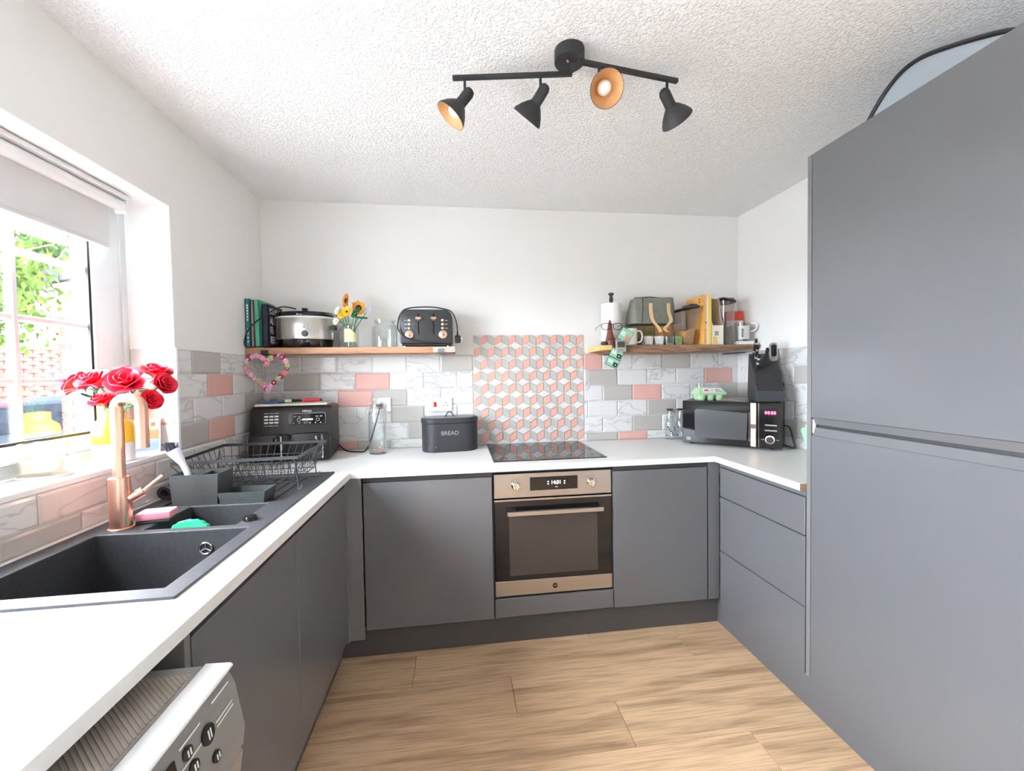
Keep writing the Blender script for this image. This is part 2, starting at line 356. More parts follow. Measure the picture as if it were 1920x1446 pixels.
# ------------------------------------------------------------------ wall tiles
TILE = {}
def tile(parent, loc, rz, w, h, m):
    key = (round(w, 3), round(h, 3), m.name)
    if key not in TILE:
        w2, h2, t, b = w/2-0.0012, h/2-0.0012, 0.008, 0.0075
        b = min(b, w2*0.4, h2*0.4); mb = MB(); t0 = 0.0045
        V = []
        for (y, q) in ((0, 0), (-t0, 0), (-t, b)): V += [(-w2+q, y, -h2+q), (w2-q, y, -h2+q), (w2-q, y, h2-q), (-w2+q, y, h2-q)]
        F = [(8, 9, 10, 11)]
        for k in (0, 4):
            for i in range(4): F.append((k+i, k+(i+1) % 4, k+4+(i+1) % 4, k+4+i))
        mb.add(V, F); TILE[key] = mb.mesh('tile', m, 0)
    return link('tile', TILE[key], parent, loc, (0, 0, rz))
CM = {'m': M_MARBLE, 'g': M_GREY, 'p': M_PINK, 'b': M_BOUNCE}
ZR = [(1.363, TT), (1.261, 1.363), (1.159, 1.261), (1.057, 1.159), (0.955, 1.057), (WT, 0.955)]
A = [0, .100, .302, .504, .706, .908, 1.110, 1.21]; B = [0, .201, .403, .605, .807, 1.009, 1.21]
AR = [1.916, 2.0415, 2.2435, 2.4455, 2.6475, 2.8495, W]; BR = [1.916, 1.9405, 2.1425, 2.3445, 2.5465, 2.7485, 2.9505, W]
back_rows = [(B, 'mmmmmg', AR, 'pmmgmm'), (A, 'mgmpmmm', BR, 'mgmmmpm'), (B, 'mmpgmm', AR, 'mgpmmg'),
             (A, 'mmmmgmm', BR, 'mmmgmmm'), (B, 'mmmmgm', AR, 'mmgmmm'), (A, 'mmpgmmm', BR, 'mgpmmmm')]
part('grout_bed', MB().box(0, -0.003, WT, 1.21, 0, TT).box(1.916, -0.003, WT, W, 0, TT), M_GROUT, wall_back)
for (z0, z1), (xl, cl, xr, cr) in zip(ZR, back_rows):
    for xs, cs in ((xl, cl), (xr, cr)):
        for (a, b), c in zip(zip(xs, xs[1:]), cs): tile(wall_back, ((a+b)/2, -0.001, (z0+z1)/2), 0, b-a, z1-z0, CM[c])
# left wall, between the window and the corner
LA = [WY0, -.674, -.462, -.25, -.04, 0]; LB = [WY0, -.572, -.36, -.135, 0]
part('grout_bed', MB().box(0, WY0, WT, 0.003, 0, TT), M_GROUT, wall_left)
for (z0, z1), (ys, cs) in zip(ZR, [(LA, 'mgmmm'), (LB, 'mpmm'), (LA, 'mmmgm'), (LB, 'gpmm'), (LA, 'mmmmm'), (LB, 'mmgm')]):
    for (a, b), c in zip(zip(ys, ys[1:]), cs): tile(wall_left, (0.001, (a+b)/2, (z0+z1)/2), PI/2, b-a, z1-z0, CM[c])
# under the sill
part('grout_bed', MB().box(0, YR+1.5, WT, 0.003, WY0, WZ0-0.019), M_GROUT, wall_left)
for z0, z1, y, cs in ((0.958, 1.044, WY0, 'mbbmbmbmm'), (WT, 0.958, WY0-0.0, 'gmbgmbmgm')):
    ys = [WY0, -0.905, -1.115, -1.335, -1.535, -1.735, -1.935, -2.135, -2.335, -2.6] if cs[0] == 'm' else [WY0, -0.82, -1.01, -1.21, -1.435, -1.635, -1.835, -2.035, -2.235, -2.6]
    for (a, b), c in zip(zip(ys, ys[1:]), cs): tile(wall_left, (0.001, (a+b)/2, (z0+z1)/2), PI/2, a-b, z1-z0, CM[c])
# inside the window reveal
part('grout_bed', MB().box(-0.160, WY0-0.002, WZ0, -0.004, WY0, TT), M_GROUT, wall_left)
for i, c in enumerate('mmpm'):
    z1 = TT-0.001-0.1007*i; tile(wall_left, (-0.083, WY0-0.0005, z1-0.0503), 0, 0.152, 0.1007, CM[c])
# right wall
RA = [0, -.165, -.367, -.569, -.771, -.973, -1.15]; RB = [0, -.075, -.277, -.478, -.68, -.882, -1.15]
part('grout_bed', MB().box(W-0.003, -1.15, WT, W, 0, TT), M_GROUT, wall_right)
for (z0, z1), (ys, cs) in zip(ZR, [(RA, 'mgmmmm'), (RB, 'mmmgmm'), (RA, 'gmmmmm'), (RB, 'mmmmmm'), (RA, 'mmgmmm'), (RB, 'mmmmmm')]):
    for (a, b), c in zip(zip(ys, ys[1:]), cs): tile(wall_right, (W-0.001, (a+b)/2, (z0+z1)/2), -PI/2, a-b, z1-z0, CM[c])

# ------------------------------------------------------------------ tumbling block mosaic behind the hob
MX0, MX1, MZ0, MZ1 = 1.212, 1.914, WT, 1.588
mos = part('mosaic_backing', MB().box(MX0, -0.004, MZ0, MX1, 0, MZ1), M_MGROUT, wall_back, 'ivory grouted mosaic panel of pink, grey and marble rhombs')
def clip(poly, x0, x1, z0, z1):
    for ax, val, keep in ((0, x0, 1), (0, x1, -1), (1, z0, 1), (1, z1, -1)):
        out = []
        for i in range(len(poly)):
            p, q = poly[i], poly[(i+1) % len(poly)]; a, b = (p[ax]-val)*keep, (q[ax]-val)*keep
            if a >= 0: out.append(p)
            if a*b < 0: t = a/(a-b); out.append((p[0]+t*(q[0]-p[0]), p[1]+t*(q[1]-p[1])))
        poly = out
        if len(poly) < 3: return None
    return poly
def inset(poly, d):
    n = len(poly); out = []
    ar = sum(poly[i][0]*poly[(i+1) % n][1]-poly[(i+1) % n][0]*poly[i][1] for i in range(n))/2
    if abs(ar) < 0.00012: return None
    sg = 1 if ar > 0 else -1; L_ = []
    for i in range(n):
        p, q = Vector(poly[i]), Vector(poly[(i+1) % n]); e = (q-p)
        if e.length < 1e-6: return None
        nn = Vector((-e.y, e.x)).normalized()*sg; L_.append((p+nn*d, e.normalized()))
    for i in range(n):
        (p, u), (q, v) = L_[i-1], L_[i]; den = u.x*v.y-u.y*v.x
        if abs(den) < 1e-6: out.append(q); continue
        t = ((q-p).x*v.y-(q-p).y*v.x)/den; out.append(p+u*t)
    return out
cw = (MX1-MX0)/8; s_ = cw/math.sqrt(3); RH = {}
for r in range(10):
    for k in range(-1, 9):
        cx = MX0 + cw/2 + cw*k + (cw/2 if r % 2 else 0); cz = MZ1 - 0.019 - 1.5*s_*r
        c, up, dn = (0, 0), (0, s_), (0, -s_); ul, ll, ur, lr = (-cw/2, s_/2), (-cw/2, -s_/2), (cw/2, s_/2), (cw/2, -s_/2)
        for kind, poly in (('t', [c, ur, up, ul]), ('l', [c, ul, ll, dn]), ('r', [c, dn, lr, ur])):
            cp = clip([(p[0]+cx, p[1]+cz) for p in poly], MX0+0.001, MX1-0.001, MZ0+0.001, MZ1-0.001)
            if not cp: continue
            ip = inset(cp, 0.0019)
            if not ip: continue
            loc = [(p[0]-cx, p[1]-cz) for p in ip]; key = (kind, tuple((round(a, 4), round(b, 4)) for a, b in loc))
            if key not in RH: RH[key] = MB().prism(loc, -0.0065, 0, 'y').mesh('mosaic_tile', {'t': M_MARBLE, 'l': M_MGREY, 'r': M_MPINK}[kind], 0)
            link('mosaic_tile', RH[key], mos, (cx, -0.0035, cz))

# ------------------------------------------------------------------ window
window_1 = tag(link('window_1', None, None, (0, 0, 0)), 'white framed casement window with glazing bars', None, None, 'structure')
FX0, FX1 = -0.232, -0.165
fr = MB()
fr.box(FX0, WY0-0.085, WZ0, FX1, WY0, WZ1); fr.box(FX0, WY1, WZ0, FX1, WY1+0.085, WZ1)
fr.box(FX0, WY1+0.085, WZ0, FX1, WY0-0.085, WZ0+0.038); fr.box(FX0, WY1+0.085, WZ1-0.045, FX1, WY0-0.085, WZ1)
fr.box(FX0, -1.555, WZ0+0.038, FX1, -1.481, WZ1-0.045)
fr.box(FX1, WY0-0.030, WZ0, FX1+0.006, WY0, WZ1)
part('frame', fr, M_UPVC, window_1)
for y0, y1 in ((-0.857, -1.479), (-1.557, -2.179)):       # two opening sashes, y0 is nearer the back wall
    z0, z1 = 1.104, 1.980; sw = 0.072; sx0, sx1 = -0.225, -0.155
    sm = MB(); sm.box(sx0, y0-sw, z0, sx1, y0, z1, 0.003); sm.box(sx0, y1, z0, sx1, y1+sw, z1, 0.003)
    sm.box(sx0, y1+sw, z0, sx1, y0-sw, z0+0.054, 0.003); sm.box(sx0, y1+sw, z1-0.054, sx1, y0-sw, z1, 0.003)
    sash = part('sash', sm, M_UPVC, window_1)
    gm = MB(); ga, gb, gz0, gz1, t = y0-sw, y1+sw, z0+0.054, z1-0.054, 0.009
    for b in ((ga-t, gz0, ga, gz1), (gb, gz0, gb+t, gz1), (gb, gz0, ga, gz0+t), (gb, gz1-t, ga, gz1)): gm.box(-0.170, b[0], b[1], -0.162, b[2], b[3])
    gm.box(sx0+0.02, y0, z0, -0.160, y0+0.003, z1)
    part('gasket', gm, M_GASKET, sash)
    ym = (ga+gb)/2; zs = [gz0, 1.345, 1.535, 1.735, gz1]; bw = 0.020
    part('muntin', MB().box(-0.197, ym-bw/2, gz0, -0.176, ym+bw/2, gz1, 0.004), M_UPVC, sash)
    for z in zs[1:-1]:
        for a, b in ((gb, ym-bw/2), (ym+bw/2, ga)): part('muntin', MB().box(-0.197, a, z-bw/2, -0.176, b, z+bw/2, 0.004), M_UPVC, sash)
    for a, b in ((gb, ym), (ym, ga)):
        for c, d in zip(zs, zs[1:]): part('pane', MB().box(-0.190, a, c, -0.184, b, d), M_PANE, sash, smooth=0)
    # sash handle
    part('window_handle', MB().box(-0.155, (y1+0.02), 1.50, -0.140, y1+0.045, 1.56, 0.003).box(-0.145, y1+0.025, 1.43, -0.128, y1+0.040, 1.55, 0.004), M_WHITE, sash)
# roller blind
bl = thing('roller_blind', 'white roller blind pulled down over the top of the window', 'blind', (-0.105, -1.52, 1.985))
part('roller', MB().tube([(0, -0.66, 0), (0, 0.655, 0)], 0.021, 16), M_WHITE, bl)
part('headrail', MB().box(-0.03, -0.67, 0.022, 0.03, 0.665, 0.036, 0.002), M_WHITE, bl)
for yy in (-0.672, 0.658): part('bracket', MB().box(-0.022, yy, -0.026, 0.022, yy+0.010, 0.034, 0.003), M_WHITE, bl)
part('chain_wheel', MB().lathe([(0.013, -0.004), (0.017, 0), (0.013, 0.004)], 12), M_WHITE, bl, loc=(0.0, 0.674, 0.004), rot=(PI/2, 0, 0))
fab = MB().sheet(lambda u, v: (-0.018+0.004*math.sin(v*2), -0.640+1.262*u+0.003*math.sin(v*5), -0.155+0.155*v), 4, 6, 0.0012)
part('fabric', fab, mat('white_blind_fabric', (0.66, 0.65, 0.645), 0.85, bump=(300, 0.2, 0.001)), bl)
part('bottom_bar', MB().box(-0.023, -0.640, -0.166, -0.014, 0.622, -0.150, 0.003), mat('white_blind_fabric', (0.66, 0.65, 0.645), 0.85), bl)

# ================================================================== outdoors
M_PAVE = mat('grey_paving', (0.34, 0.33, 0.31), 0.9, spec=0.0, vary=(1.5, 0.2))
struct('ground', MB().box(-60, -40, -0.45, 60, 60, -0.35), M_PAVE, 'grey paved ground outside')
M_BRICK = mat('red_brick', (0.0400, 0.0180, 0.0150), 0.9, spec=0.0, vary=(6, 0.25)); M_BRICKG = mat('purple_grey_brick', (0.0260, 0.0200, 0.0220), 0.9, spec=0.0, vary=(6, 0.2))
pier = thing('brick_pier', 'red brick pier rising just outside the window', 'pier', (-3.06, 2.60, -0.35))
part('mortar_core', MB().box(-0.100, -0.100, 0, 0.100, 0.100, 2.45), mat('brick_mortar', (0.1000, 0.0900, 0.0840), 0.95, spec=0.0), pier)
BK = {}
for r in range(32):
    z = r*0.075 + 0.037
    for k, (xx, yy, a, b_) in enumerate(((0, -0.055, 0.108, 0.052), (0, 0.055, 0.108, 0.052)) if r % 2 == 0 else ((-0.055, 0, 0.052, 0.108), (0.055, 0, 0.052, 0.108))):
        m = M_BRICKG if (r*3+k) % 7 == 0 else M_BRICK; key = (a, m.name)
        if key not in BK: BK[key] = MB().box(-a, -b_, -0.032, a, b_, 0.032).mesh('brick', m, 0)
        link('brick', BK[key], pier, (xx, yy, z))
# garage with a tiled roof
gar = thing('garage', 'brick garage with a red tiled roof beyond the parked car', 'garage', (-9.5, 9.0, -0.35), math.radians(42))
part('wall', MB().box(-3.5, 0, 0, 3.2, 4.2, 1.35), mat('garage_brick', (0.0600, 0.0300, 0.0250), 0.9, spec=0.0, vary=(8, 0.25)), gar)
M_RT = mat('red_roof_tile', (0.0380, 0.0170, 0.0140), 0.8, spec=0.0, vary=(7, 0.25))
def rpt(u, v): return (-3.8+7.3*u, -0.35+3.0*v, 1.28+1.50*v)
part('roof', MB().prism([(-0.35, 1.20), (2.65, 2.70), (5.0, 1.5), (5.0, 1.35), (-0.35, 1.10)], -3.8, 3.5, 'x'), M_RT, gar)
rtm = {}
for r in range(13):
    for k in range(22):
        x = -3.8+0.332*k + (0.166 if r % 2 else 0)
        if 'a' not in rtm: rtm['a'] = MB().add([(-.16, -.13, 0.0), (0, -.13, .035), (.16, -.13, 0), (-.16, .13, 0), (0, .13, .03), (.16, .13, 0), (-.16, -.13, -.02), (.16, -.13, -.02)], [(0, 1, 4, 3), (1, 2, 5, 4), (6, 7, 2, 1, 0)]).mesh('roof_tile', M_RT, 0)
        link('roof_tile', rtm['a'], gar, (x, -0.30+0.226*r, 1.275+0.113*r), (math.atan(0.5), 0, 0))
part('fascia', MB().box(-3.8, -0.38, 1.08, 3.5, -0.34, 1.22), M_BLACKM, gar)
# white house further away
hs = thing('white_house', 'white rendered gable house with dark roof verge beyond the garage', 'house', (-15.3, 17.0, -0.35), math.radians(42))
part('wall', MB().prism([(-3.2, 0), (4.2, 0), (4.2, 6.4), (1.6, 6.4), (-3.2, 4.6)], 0, 6, 'y'), mat('white_render', (0.62, 0.62, 0.60), 0.9, spec=0.0), hs)
part('roof', MB().prism([(-3.9, 4.35), (1.8, 6.55), (4.6, 7.6), (4.6, 8.0), (1.6, 7.0), (-3.9, 4.75)], -0.4, 6.4, 'y'), mat('slate_roof', (0.0200, 0.0200, 0.0260), 0.8, spec=0.0), hs)
part('downpipe', MB().tube([(3.3, -0.12, 0), (3.3, -0.12, 6.0)], 0.08, 8), M_BLACKM, hs)
sh = thing('far_house', 'small far white house with dark window seen through the trees', 'house', (-23.0, 22.0, -0.35), math.radians(42))
part('wall', MB().box(-3, 0, 0, 3, 4, 5.2), mat('white_render', (0.62, 0.62, 0.60), 0.9, spec=0.0), sh)
part('roof', MB().prism([(-3.3, 5.1), (0, 7.6), (3.3, 5.1)], -0.3, 4.3, 'y'), mat('slate_roof', (0.0200, 0.0200, 0.0260), 0.8, spec=0.0), sh)
part('window', MB().box(0.4, -0.04, 2.9, 2.4, 0.02, 4.3), mat('dark_house_glass', (0.0160, 0.0200, 0.0280), 0.1, spec=0.0), sh)
# parked car
car = thing('parked_car', 'pale blue hatchback parked outside below the window', 'car', (-5.35, 4.75, -0.35), math.radians(48))
M_CARP = mat('pale_blue_car_paint', (0.0105, 0.0125, 0.015), 0.25, spec=0.0, coat=0.0)
prof = [(-2.0, .25), (-2.05, .62), (-1.9, .86), (-1.15, .95), (-0.55, 1.42), (0.85, 1.45), (1.6, .98), (1.95, .88), (2.0, .3)]
part('body', MB().prism(prof, -0.82, 0.82, 'y', 0.06, 2), M_CARP, car)
M_CARG = mat('dark_car_glass', (0.005, 0.006, 0.008), 0.5, spec=0.0)
for y0, y1 in ((-0.845, -0.80), (0.80, 0.845)): part('side_window', MB().prism([(-0.98, .98), (-0.48, 1.36), (0.80, 1.38), (1.35, .99)], y0, y1, 'y', 0.01), M_CARG, car)
part('windscreen', MB().sheet(lambda u, v: (-1.13+0.56*v, -0.70+1.40*u, 0.985+0.42*v), 2, 2, 0.03), M_CARG, car)
for x in (-1.3, 1.3):
    for y in (-0.86, 0.66): part('wheel', MB().lathe([(0.16, 0), (0.30, 0), (0.315, 0.03), (0.315, 0.17), (0.30, 0.20), (0.16, 0.20)], 20), M_GASKET, car, loc=(x, y+0.2, 0.315), rot=(PI/2, 0, 0))
for y in (-0.6, 0.6): part('headlamp', MB().box(-2.06, y-0.18, .62, -1.96, y+0.18, .78, 0.03), M_CHROME, car)
# trees: each has a trunk and a crown of leaf cards
M_LEAF = [mat('light_green_leaf', (0.0200, 0.0340, 0.0060), 0.6, spec=0.0, vary=(2, 0.5)), mat('mid_green_leaf', (0.0160, 0.0300, 0.0070), 0.6, spec=0.0, vary=(2, 0.5))]
M_BARK = mat('brown_bark', (0.1800, 0.1300, 0.0900), 0.9, spec=0.0)
def tree(label, loc, h, R, n, mi, leaf=0.16, flat=0.8):
    t = thing('leafy_tree', label, 'tree', loc, 0, 'trees outside the window')
    tr = MB().tube(smoothpath([(0, 0, 0), (0.1, 0.05, h*0.3), (-0.05, 0, h*0.55), (0, 0, h*0.8)], 3), [0.16-0.011*i for i in range(10)], 8)
    for k in range(9):
        a = k*2.4; zz = h*(0.35+0.05*k); tr.tube([(0, 0, zz), (math.cos(a)*R*0.5, math.sin(a)*R*0.5, zz+R*0.35), (math.cos(a)*R*0.85, math.sin(a)*R*0.85, zz+R*0.5)], [0.06, 0.035, 0.012], 6)
    part('trunk', tr, M_BARK, t)
    rn = random.Random(int(h*100)+n); cm = MB()
    for i in range(n):
        d = Vector((rn.gauss(0, 1), rn.gauss(0, 1), rn.gauss(0, 1))).normalized()*(rn.random()**0.45)
        clump = 1 + 0.25*math.sin(7*d.x+3*d.z)+0.2*math.sin(9*d.y-5*d.z)
        c = Vector((d.x*R*clump, d.y*R*clump, h*0.72 + d.z*R*flat*clump)); s = leaf*(0.6+0.8*rn.random())
        cm.M = Matrix.Translation(c) @ Euler((rn.random()*6, rn.random()*6, rn.random()*6)).to_matrix().to_4x4()
        cm.add([(-s, 0, 0), (-s*.3, s*.45, s*.1), (s, 0, 0), (-s*.3, -s*.45, s*.1)], [(0, 1, 2), (0, 2, 3)])
    o = part('crown', cm, M_LEAF[mi], t, smooth=0); o['kind'] = 'stuff'
tree('broad light green tree arching over the garage roof', (-15.5, 13.6, -0.35), 7.0, 2.8, 3000, 0)
tree('tall mid green tree towering behind the far house', (-30.5, 34.5, -0.35), 17.0, 6.5, 3200, 1, 0.3)
tree('slender light green tree standing at the edge of the view', (-9.9, 7.6, -0.35), 4.9, 1.5, 1500, 0, 0.12)
bush = tree('low bushy light green tree leaning over the garage', (-17.0, 11.3, -0.35), 4.6, 1.8, 1700, 0, 0.12)
# ================================================================== worktop, cabinets, built-in appliances
SX0, SX1, SY0, SY1 = 0.040, 0.545, -1.675, -0.600       # sink outline
wtm = MB(); e = 0.0
hx0, hx1, hy0, hy1 = SX0+0.02, SX1-0.02, SY0+0.02, SY1-0.02     # hole for the sink
zt0, zt1 = WT-TH, WT
wtm.box(0.004, -2.75, zt0, hx0, -0.616, zt1); wtm.box(hx1, -2.75, zt0, 0.617, -0.616, zt1)
wtm.box(hx0, -2.75, zt0, hx1, hy0, zt1)
wtm.box(0.004, -0.616, zt0, hx0, -0.010, zt1); wtm.box(hx1, -0.616, zt0, 2.418, -0.010, zt1); wtm.box(hx0, hy1, zt0, hx1, -0.010, zt1)
wtm.box(2.418, -1.148, zt0, W-0.010, -0.010, zt1)
worktop = thing('worktop', 'pale stone-effect worktop running round three sides of the kitchen', 'worktop')
part('slab', wtm, M_TOP, worktop)
part('raw_end', MB().box(2.4165, -1.1495, zt0+0.001, 2.45, -1.1478, zt1-0.001), mat('bare_chipboard', (0.34, 0.20, 0.12), 0.9, vary=(80, 0.3)), worktop, 'bare chipboard end of the worktop')

ZD0, ZD1 = 0.150, 0.846; DP = -0.600
def door(parent, x0, x1, z0, z1, y, th=0.019):
    return part('door', MB().box(x0, y, z0, x1, y+th, z1, 0.0015), M_CAB, parent)
# back run: corner cabinet with one wide door
cb = thing('base_cabinet', 'grey gloss base cabinet door left of the oven', 'cabinet')
part('carcass', MB().box(0.668, -0.575, 0.15, 1.270, -0.03, 0.872), M_CARC, cb)
door(cb, 0.668, 1.268, ZD0, ZD1, DP)
part('handle_rail', MB().box(0.668, -0.592, 0.849, 1.270, -0.576, 0.873), M_RAIL, cb)
po = thing('corner_post', 'pale grey corner post between the sink cupboard and base cabinet', 'post')
part('face', MB().box(0.588, -0.622, 0.122, 0.664, -0.604, 0.872, 0.001), M_POST, po)
part('return', MB().box(0.588, -0.640, 0.122, 0.600, -0.6225, 0.872, 0.001), M_POST, po)
# oven housing
ho = thing('oven_housing', 'grey oven housing with slim filler panel under the oven', 'cabinet')
part('carcass', MB().box(1.273, -0.560, 0.15, 1.278, -0.03, 0.872).box(1.876, -0.560, 0.15, 1.8765, -0.03, 0.872).box(1.278, -0.560, 0.15, 1.876, -0.03, 0.245), M_CARC, ho)
part('filler_panel', MB().box(1.275, -0.595, 0.150, 1.876, -0.578, 0.240, 0.0015), M_CAB, ho)
part('handle_rail', MB().box(1.273, -0.575, 0.858, 1.876, -0.565, 0.873), M_RAIL, ho)
# oven
ov = thing('oven', 'built-in stainless steel electric oven with black glass door', 'oven', (1.5755, -0.585, 0.250))
part('body', MB().box(-0.28, 0.0225, 0.005, 0.28, 0.52, 0.590), M_BLACKM, ov)
part('control_panel', MB().box(-0.2975, 0, 0.484, 0.2975, 0.022, 0.604, 0.002), M_STEEL, ov)
dr = part('door', MB().box(-0.2965, -0.004, 0.076, 0.2965, 0.020, 0.478, 0.002), M_BLACKG, ov, 'black glass oven door')
part('window', MB().box(-0.226, -0.0052, 0.10, 0.222, -0.0045, 0.410), mat('smoked_oven_glass', (0.055, 0.047, 0.043), 0.1), dr)
part('top_trim', MB().box(-0.2965, -0.0045, 0.470, 0.2965, 0.0, 0.4785), M_STEEL, dr)
part('lower_band', MB().box(-0.2975, -0.004, 0.0, 0.2975, 0.022, 0.074, 0.002), M_STEEL, ov)
hd = part('handle', MB().box(-0.238, -0.050, 0.408, 0.242, -0.038, 0.430, 0.003), M_STEEL, dr)
for x in (-0.215, 0.215): part('handle_mount', MB().box(x-0.024, -0.038, 0.411, x+0.024, -0.0045, 0.427, 0.002), M_CHROME, hd)
ds = part('display', MB().box(-0.118, -0.0035, 0.517, 0.122, -0.0005, 0.582, 0.001), M_BLACKG, ov)
M_LED = mat('white_display_digits', (0.8, 0.85, 0.9), 0.5, emit=((0.85, 0.93, 1.0), 1.6))
text('clock_digits', '14:31', 0.024, M_LED, ds, (0.012, -0.004, 0.553))
text('display_icons', '- -', 0.012, M_LED, ds, (0.014, -0.004, 0.532))
for x in (-0.028, 0.055):
    for z in (0.547, 0.558): part('touch_mark', MB().box(x-0.003, -0.0042, z-0.002, x+0.003, -0.0036, z+0.002), M_LED, ds)
for x in (-0.190, 0.190):
    kb = part('knob', MB().lathe([(0.021, 0), (0.021, 0.004), (0.018, 0.006), (0.017, 0.020), (0.015, 0.022)], 24), M_CHROME, ov, loc=(x, -0.0005, 0.545), rot=(PI/2, 0, 0))
    part('grip', MB().box(-0.005, -0.018, 0.022, 0.005, 0.018, 0.030, 0.002), M_CHROME, kb, rot=(0, 0, 0.35))
    for k in range(7):
        a = -0.6+k*0.55; part('dial_mark', MB().lathe([(0.0018, 0), (0.0018, 0.0008)], 8), M_BLACK, ov, loc=(x+0.032*math.sin(a), -0.0004, 0.545+0.032*math.cos(a)), rot=(PI/2, 0, 0))
bd = part('badge', MB().lathe([(0.013, 0), (0.013, 0.0012)], 24), M_BLACK, ov, loc=(0.0, -0.0045, 0.036), rot=(PI/2, 0, 0))
part('badge_mark', MB().prism([(-0.008, -0.003), (0.008, 0.001), (0.009, 0.004), (-0.002, 0.003), (-0.008, 0.0005)], 0.0013, 0.0018), M_STEEL, bd)
# right of the oven
cr = thing('base_cabinet', 'grey gloss base cabinet door right of the oven', 'cabinet')
part('carcass', MB().box(1.879, -0.575, 0.15, 2.386, -0.03, 0.872), M_CARC, cr)
door(cr, 1.880, 2.384, ZD0, ZD1, DP)
part('handle_rail', MB().box(1.879, -0.592, 0.849, 2.386, -0.576, 0.873), M_RAIL, cr)
part('corner_filler', MB().box(2.392, -0.600, 0.15, 2.452, -0.583, 0.872, 0.001), M_CAB, cr)
# drawers on the right
DX = 2.440
dw = thing('drawer_unit', 'grey three-drawer unit beside the tall cabinet', 'drawer unit')
part('carcass', MB().box(DX+0.022, -1.146, 0.15, W-0.012, -0.612, 0.872), M_CARC, dw)
for z0, z1 in ((0.150, 0.412), (0.416, 0.693), (0.697, 0.846)):
    d = part('drawer', MB().box(DX, -1.146, z0, DX+0.019, -0.622, z1, 0.0015), M_CAB, dw)
    part('finger_lip', MB().box(DX+0.001, -0.6215, z1-0.03, DX+0.018, -0.616, z1), M_RAIL, d)
part('handle_rail', MB().box(DX+0.006, -1.146, 0.849, DX+0.021, -0.612, 0.873), M_CAB, dw)
# tall cabinet for the fridge
tc_ = thing('tall_cabinet', 'tall grey gloss fridge housing with two doors', 'cabinet')
TY0, TY1, TZ = -1.152, -1.800, 2.142
part('side_panel', MB().box(DX+0.001, TY0-0.018, 0.15, W-0.004, TY0, TZ, 0.001), M_POST, tc_)
part('carcass', MB().box(DX+0.022, TY1, 0.15, W-0.004, TY0-0.0185, TZ), M_RAIL, tc_)  # dark colour stands in for shade in the gap between the doors
def jdoor(z0, z1, top):
    d = part('door', MB().box(DX, TY1, z0 + (0 if top else 0.0), DX+0.020, TY0-0.021, z1, 0.002), M_CAB, tc_)
    return d
du = jdoor(1.160, TZ, True); dl = jdoor(0.150, 1.093, False)
part('finger_groove', MB().prism([(DX+0.020, 1.160), (DX+0.001, 1.1595), (DX+0.013, 1.134), (DX+0.020, 1.132)], TY1, TY0-0.028, 'y'), M_CAB, du)
part('finger_groove', MB().prism([(DX+0.020, 1.093), (DX+0.001, 1.0935), (DX+0.011, 1.122), (DX+0.020, 1.124)], TY1, TY0-0.028, 'y'), M_CAB, dl)
part('groove_end_cap', MB().box(DX+0.006, TY0-0.0275, 1.100, DX+0.016, TY0-0.0205, 1.152, 0.001), M_WHITE, dl, 'white plastic end cap of the finger groove')
# moulded tub lying on top of the tall cabinet
tb = thing('storage_tub', 'grey-blue moulded plastic tub with black rim on the tall cabinet', 'tub', (2.52, -1.47, TZ))
prof = smoothpath([(0.170, 0.002, 0), (0.150, 0.040, 0), (0.085, 0.105, 0), (0.02, 0.128, 0), (-0.06, 0.110, 0), (-0.20, 0.048, 0), (-0.245, 0.002, 0)], 5)
part('shell', MB().prism([(p.x, p.y) for p in prof], 0, 0.34, 'x'), mat('grey_blue_plastic', (0.36, 0.40, 0.44), 0.35), tb)
part('rim', MB().tube([(-0.004, p.x, p.y+0.004) for p in prof], 0.0065, 8), M_BLACK, tb)
# plinths
pk = thing('plinth', 'dark plinth board under the oven run', 'plinth'); part('board', MB().box(0.545, -0.556, 0.001, 2.468, -0.540, 0.148), M_PLINTH, pk)
pk = thing('plinth', 'dark plinth board under the sink cupboard', 'plinth'); part('board', MB().box(0.528, -1.718, 0.001, 0.544, -0.557, 0.148), M_PLINTH, pk)
pk = thing('plinth', 'grey plinth board under the drawers and tall cabinet', 'plinth'); part('board', MB().box(2.470, -1.80, 0.001, 2.486, -0.541, 0.148), M_CAB, pk)
# sink cupboard on the left
sk = thing('sink_cupboard', 'dark grey two-door cupboard under the sink', 'cabinet')
part('carcass', MB().box(0.02, -1.735, 0.15, 0.575, -0.645, 0.66), M_CARC, sk)
for y0, y1 in ((-1.716, -1.205), (-1.201, -0.645)): part('door', MB().box(0.581, y0, ZD0, 0.600, y1, ZD1, 0.0015), M_CAB, sk)
part('end_panel', MB().box(0.03, -1.736, 0.001, 0.598, -1.719, 0.872, 0.001), M_POST, sk)
part('handle_rail', MB().box(0.576, -1.716, 0.849, 0.590, -0.645, 0.873), M_RAIL, sk)
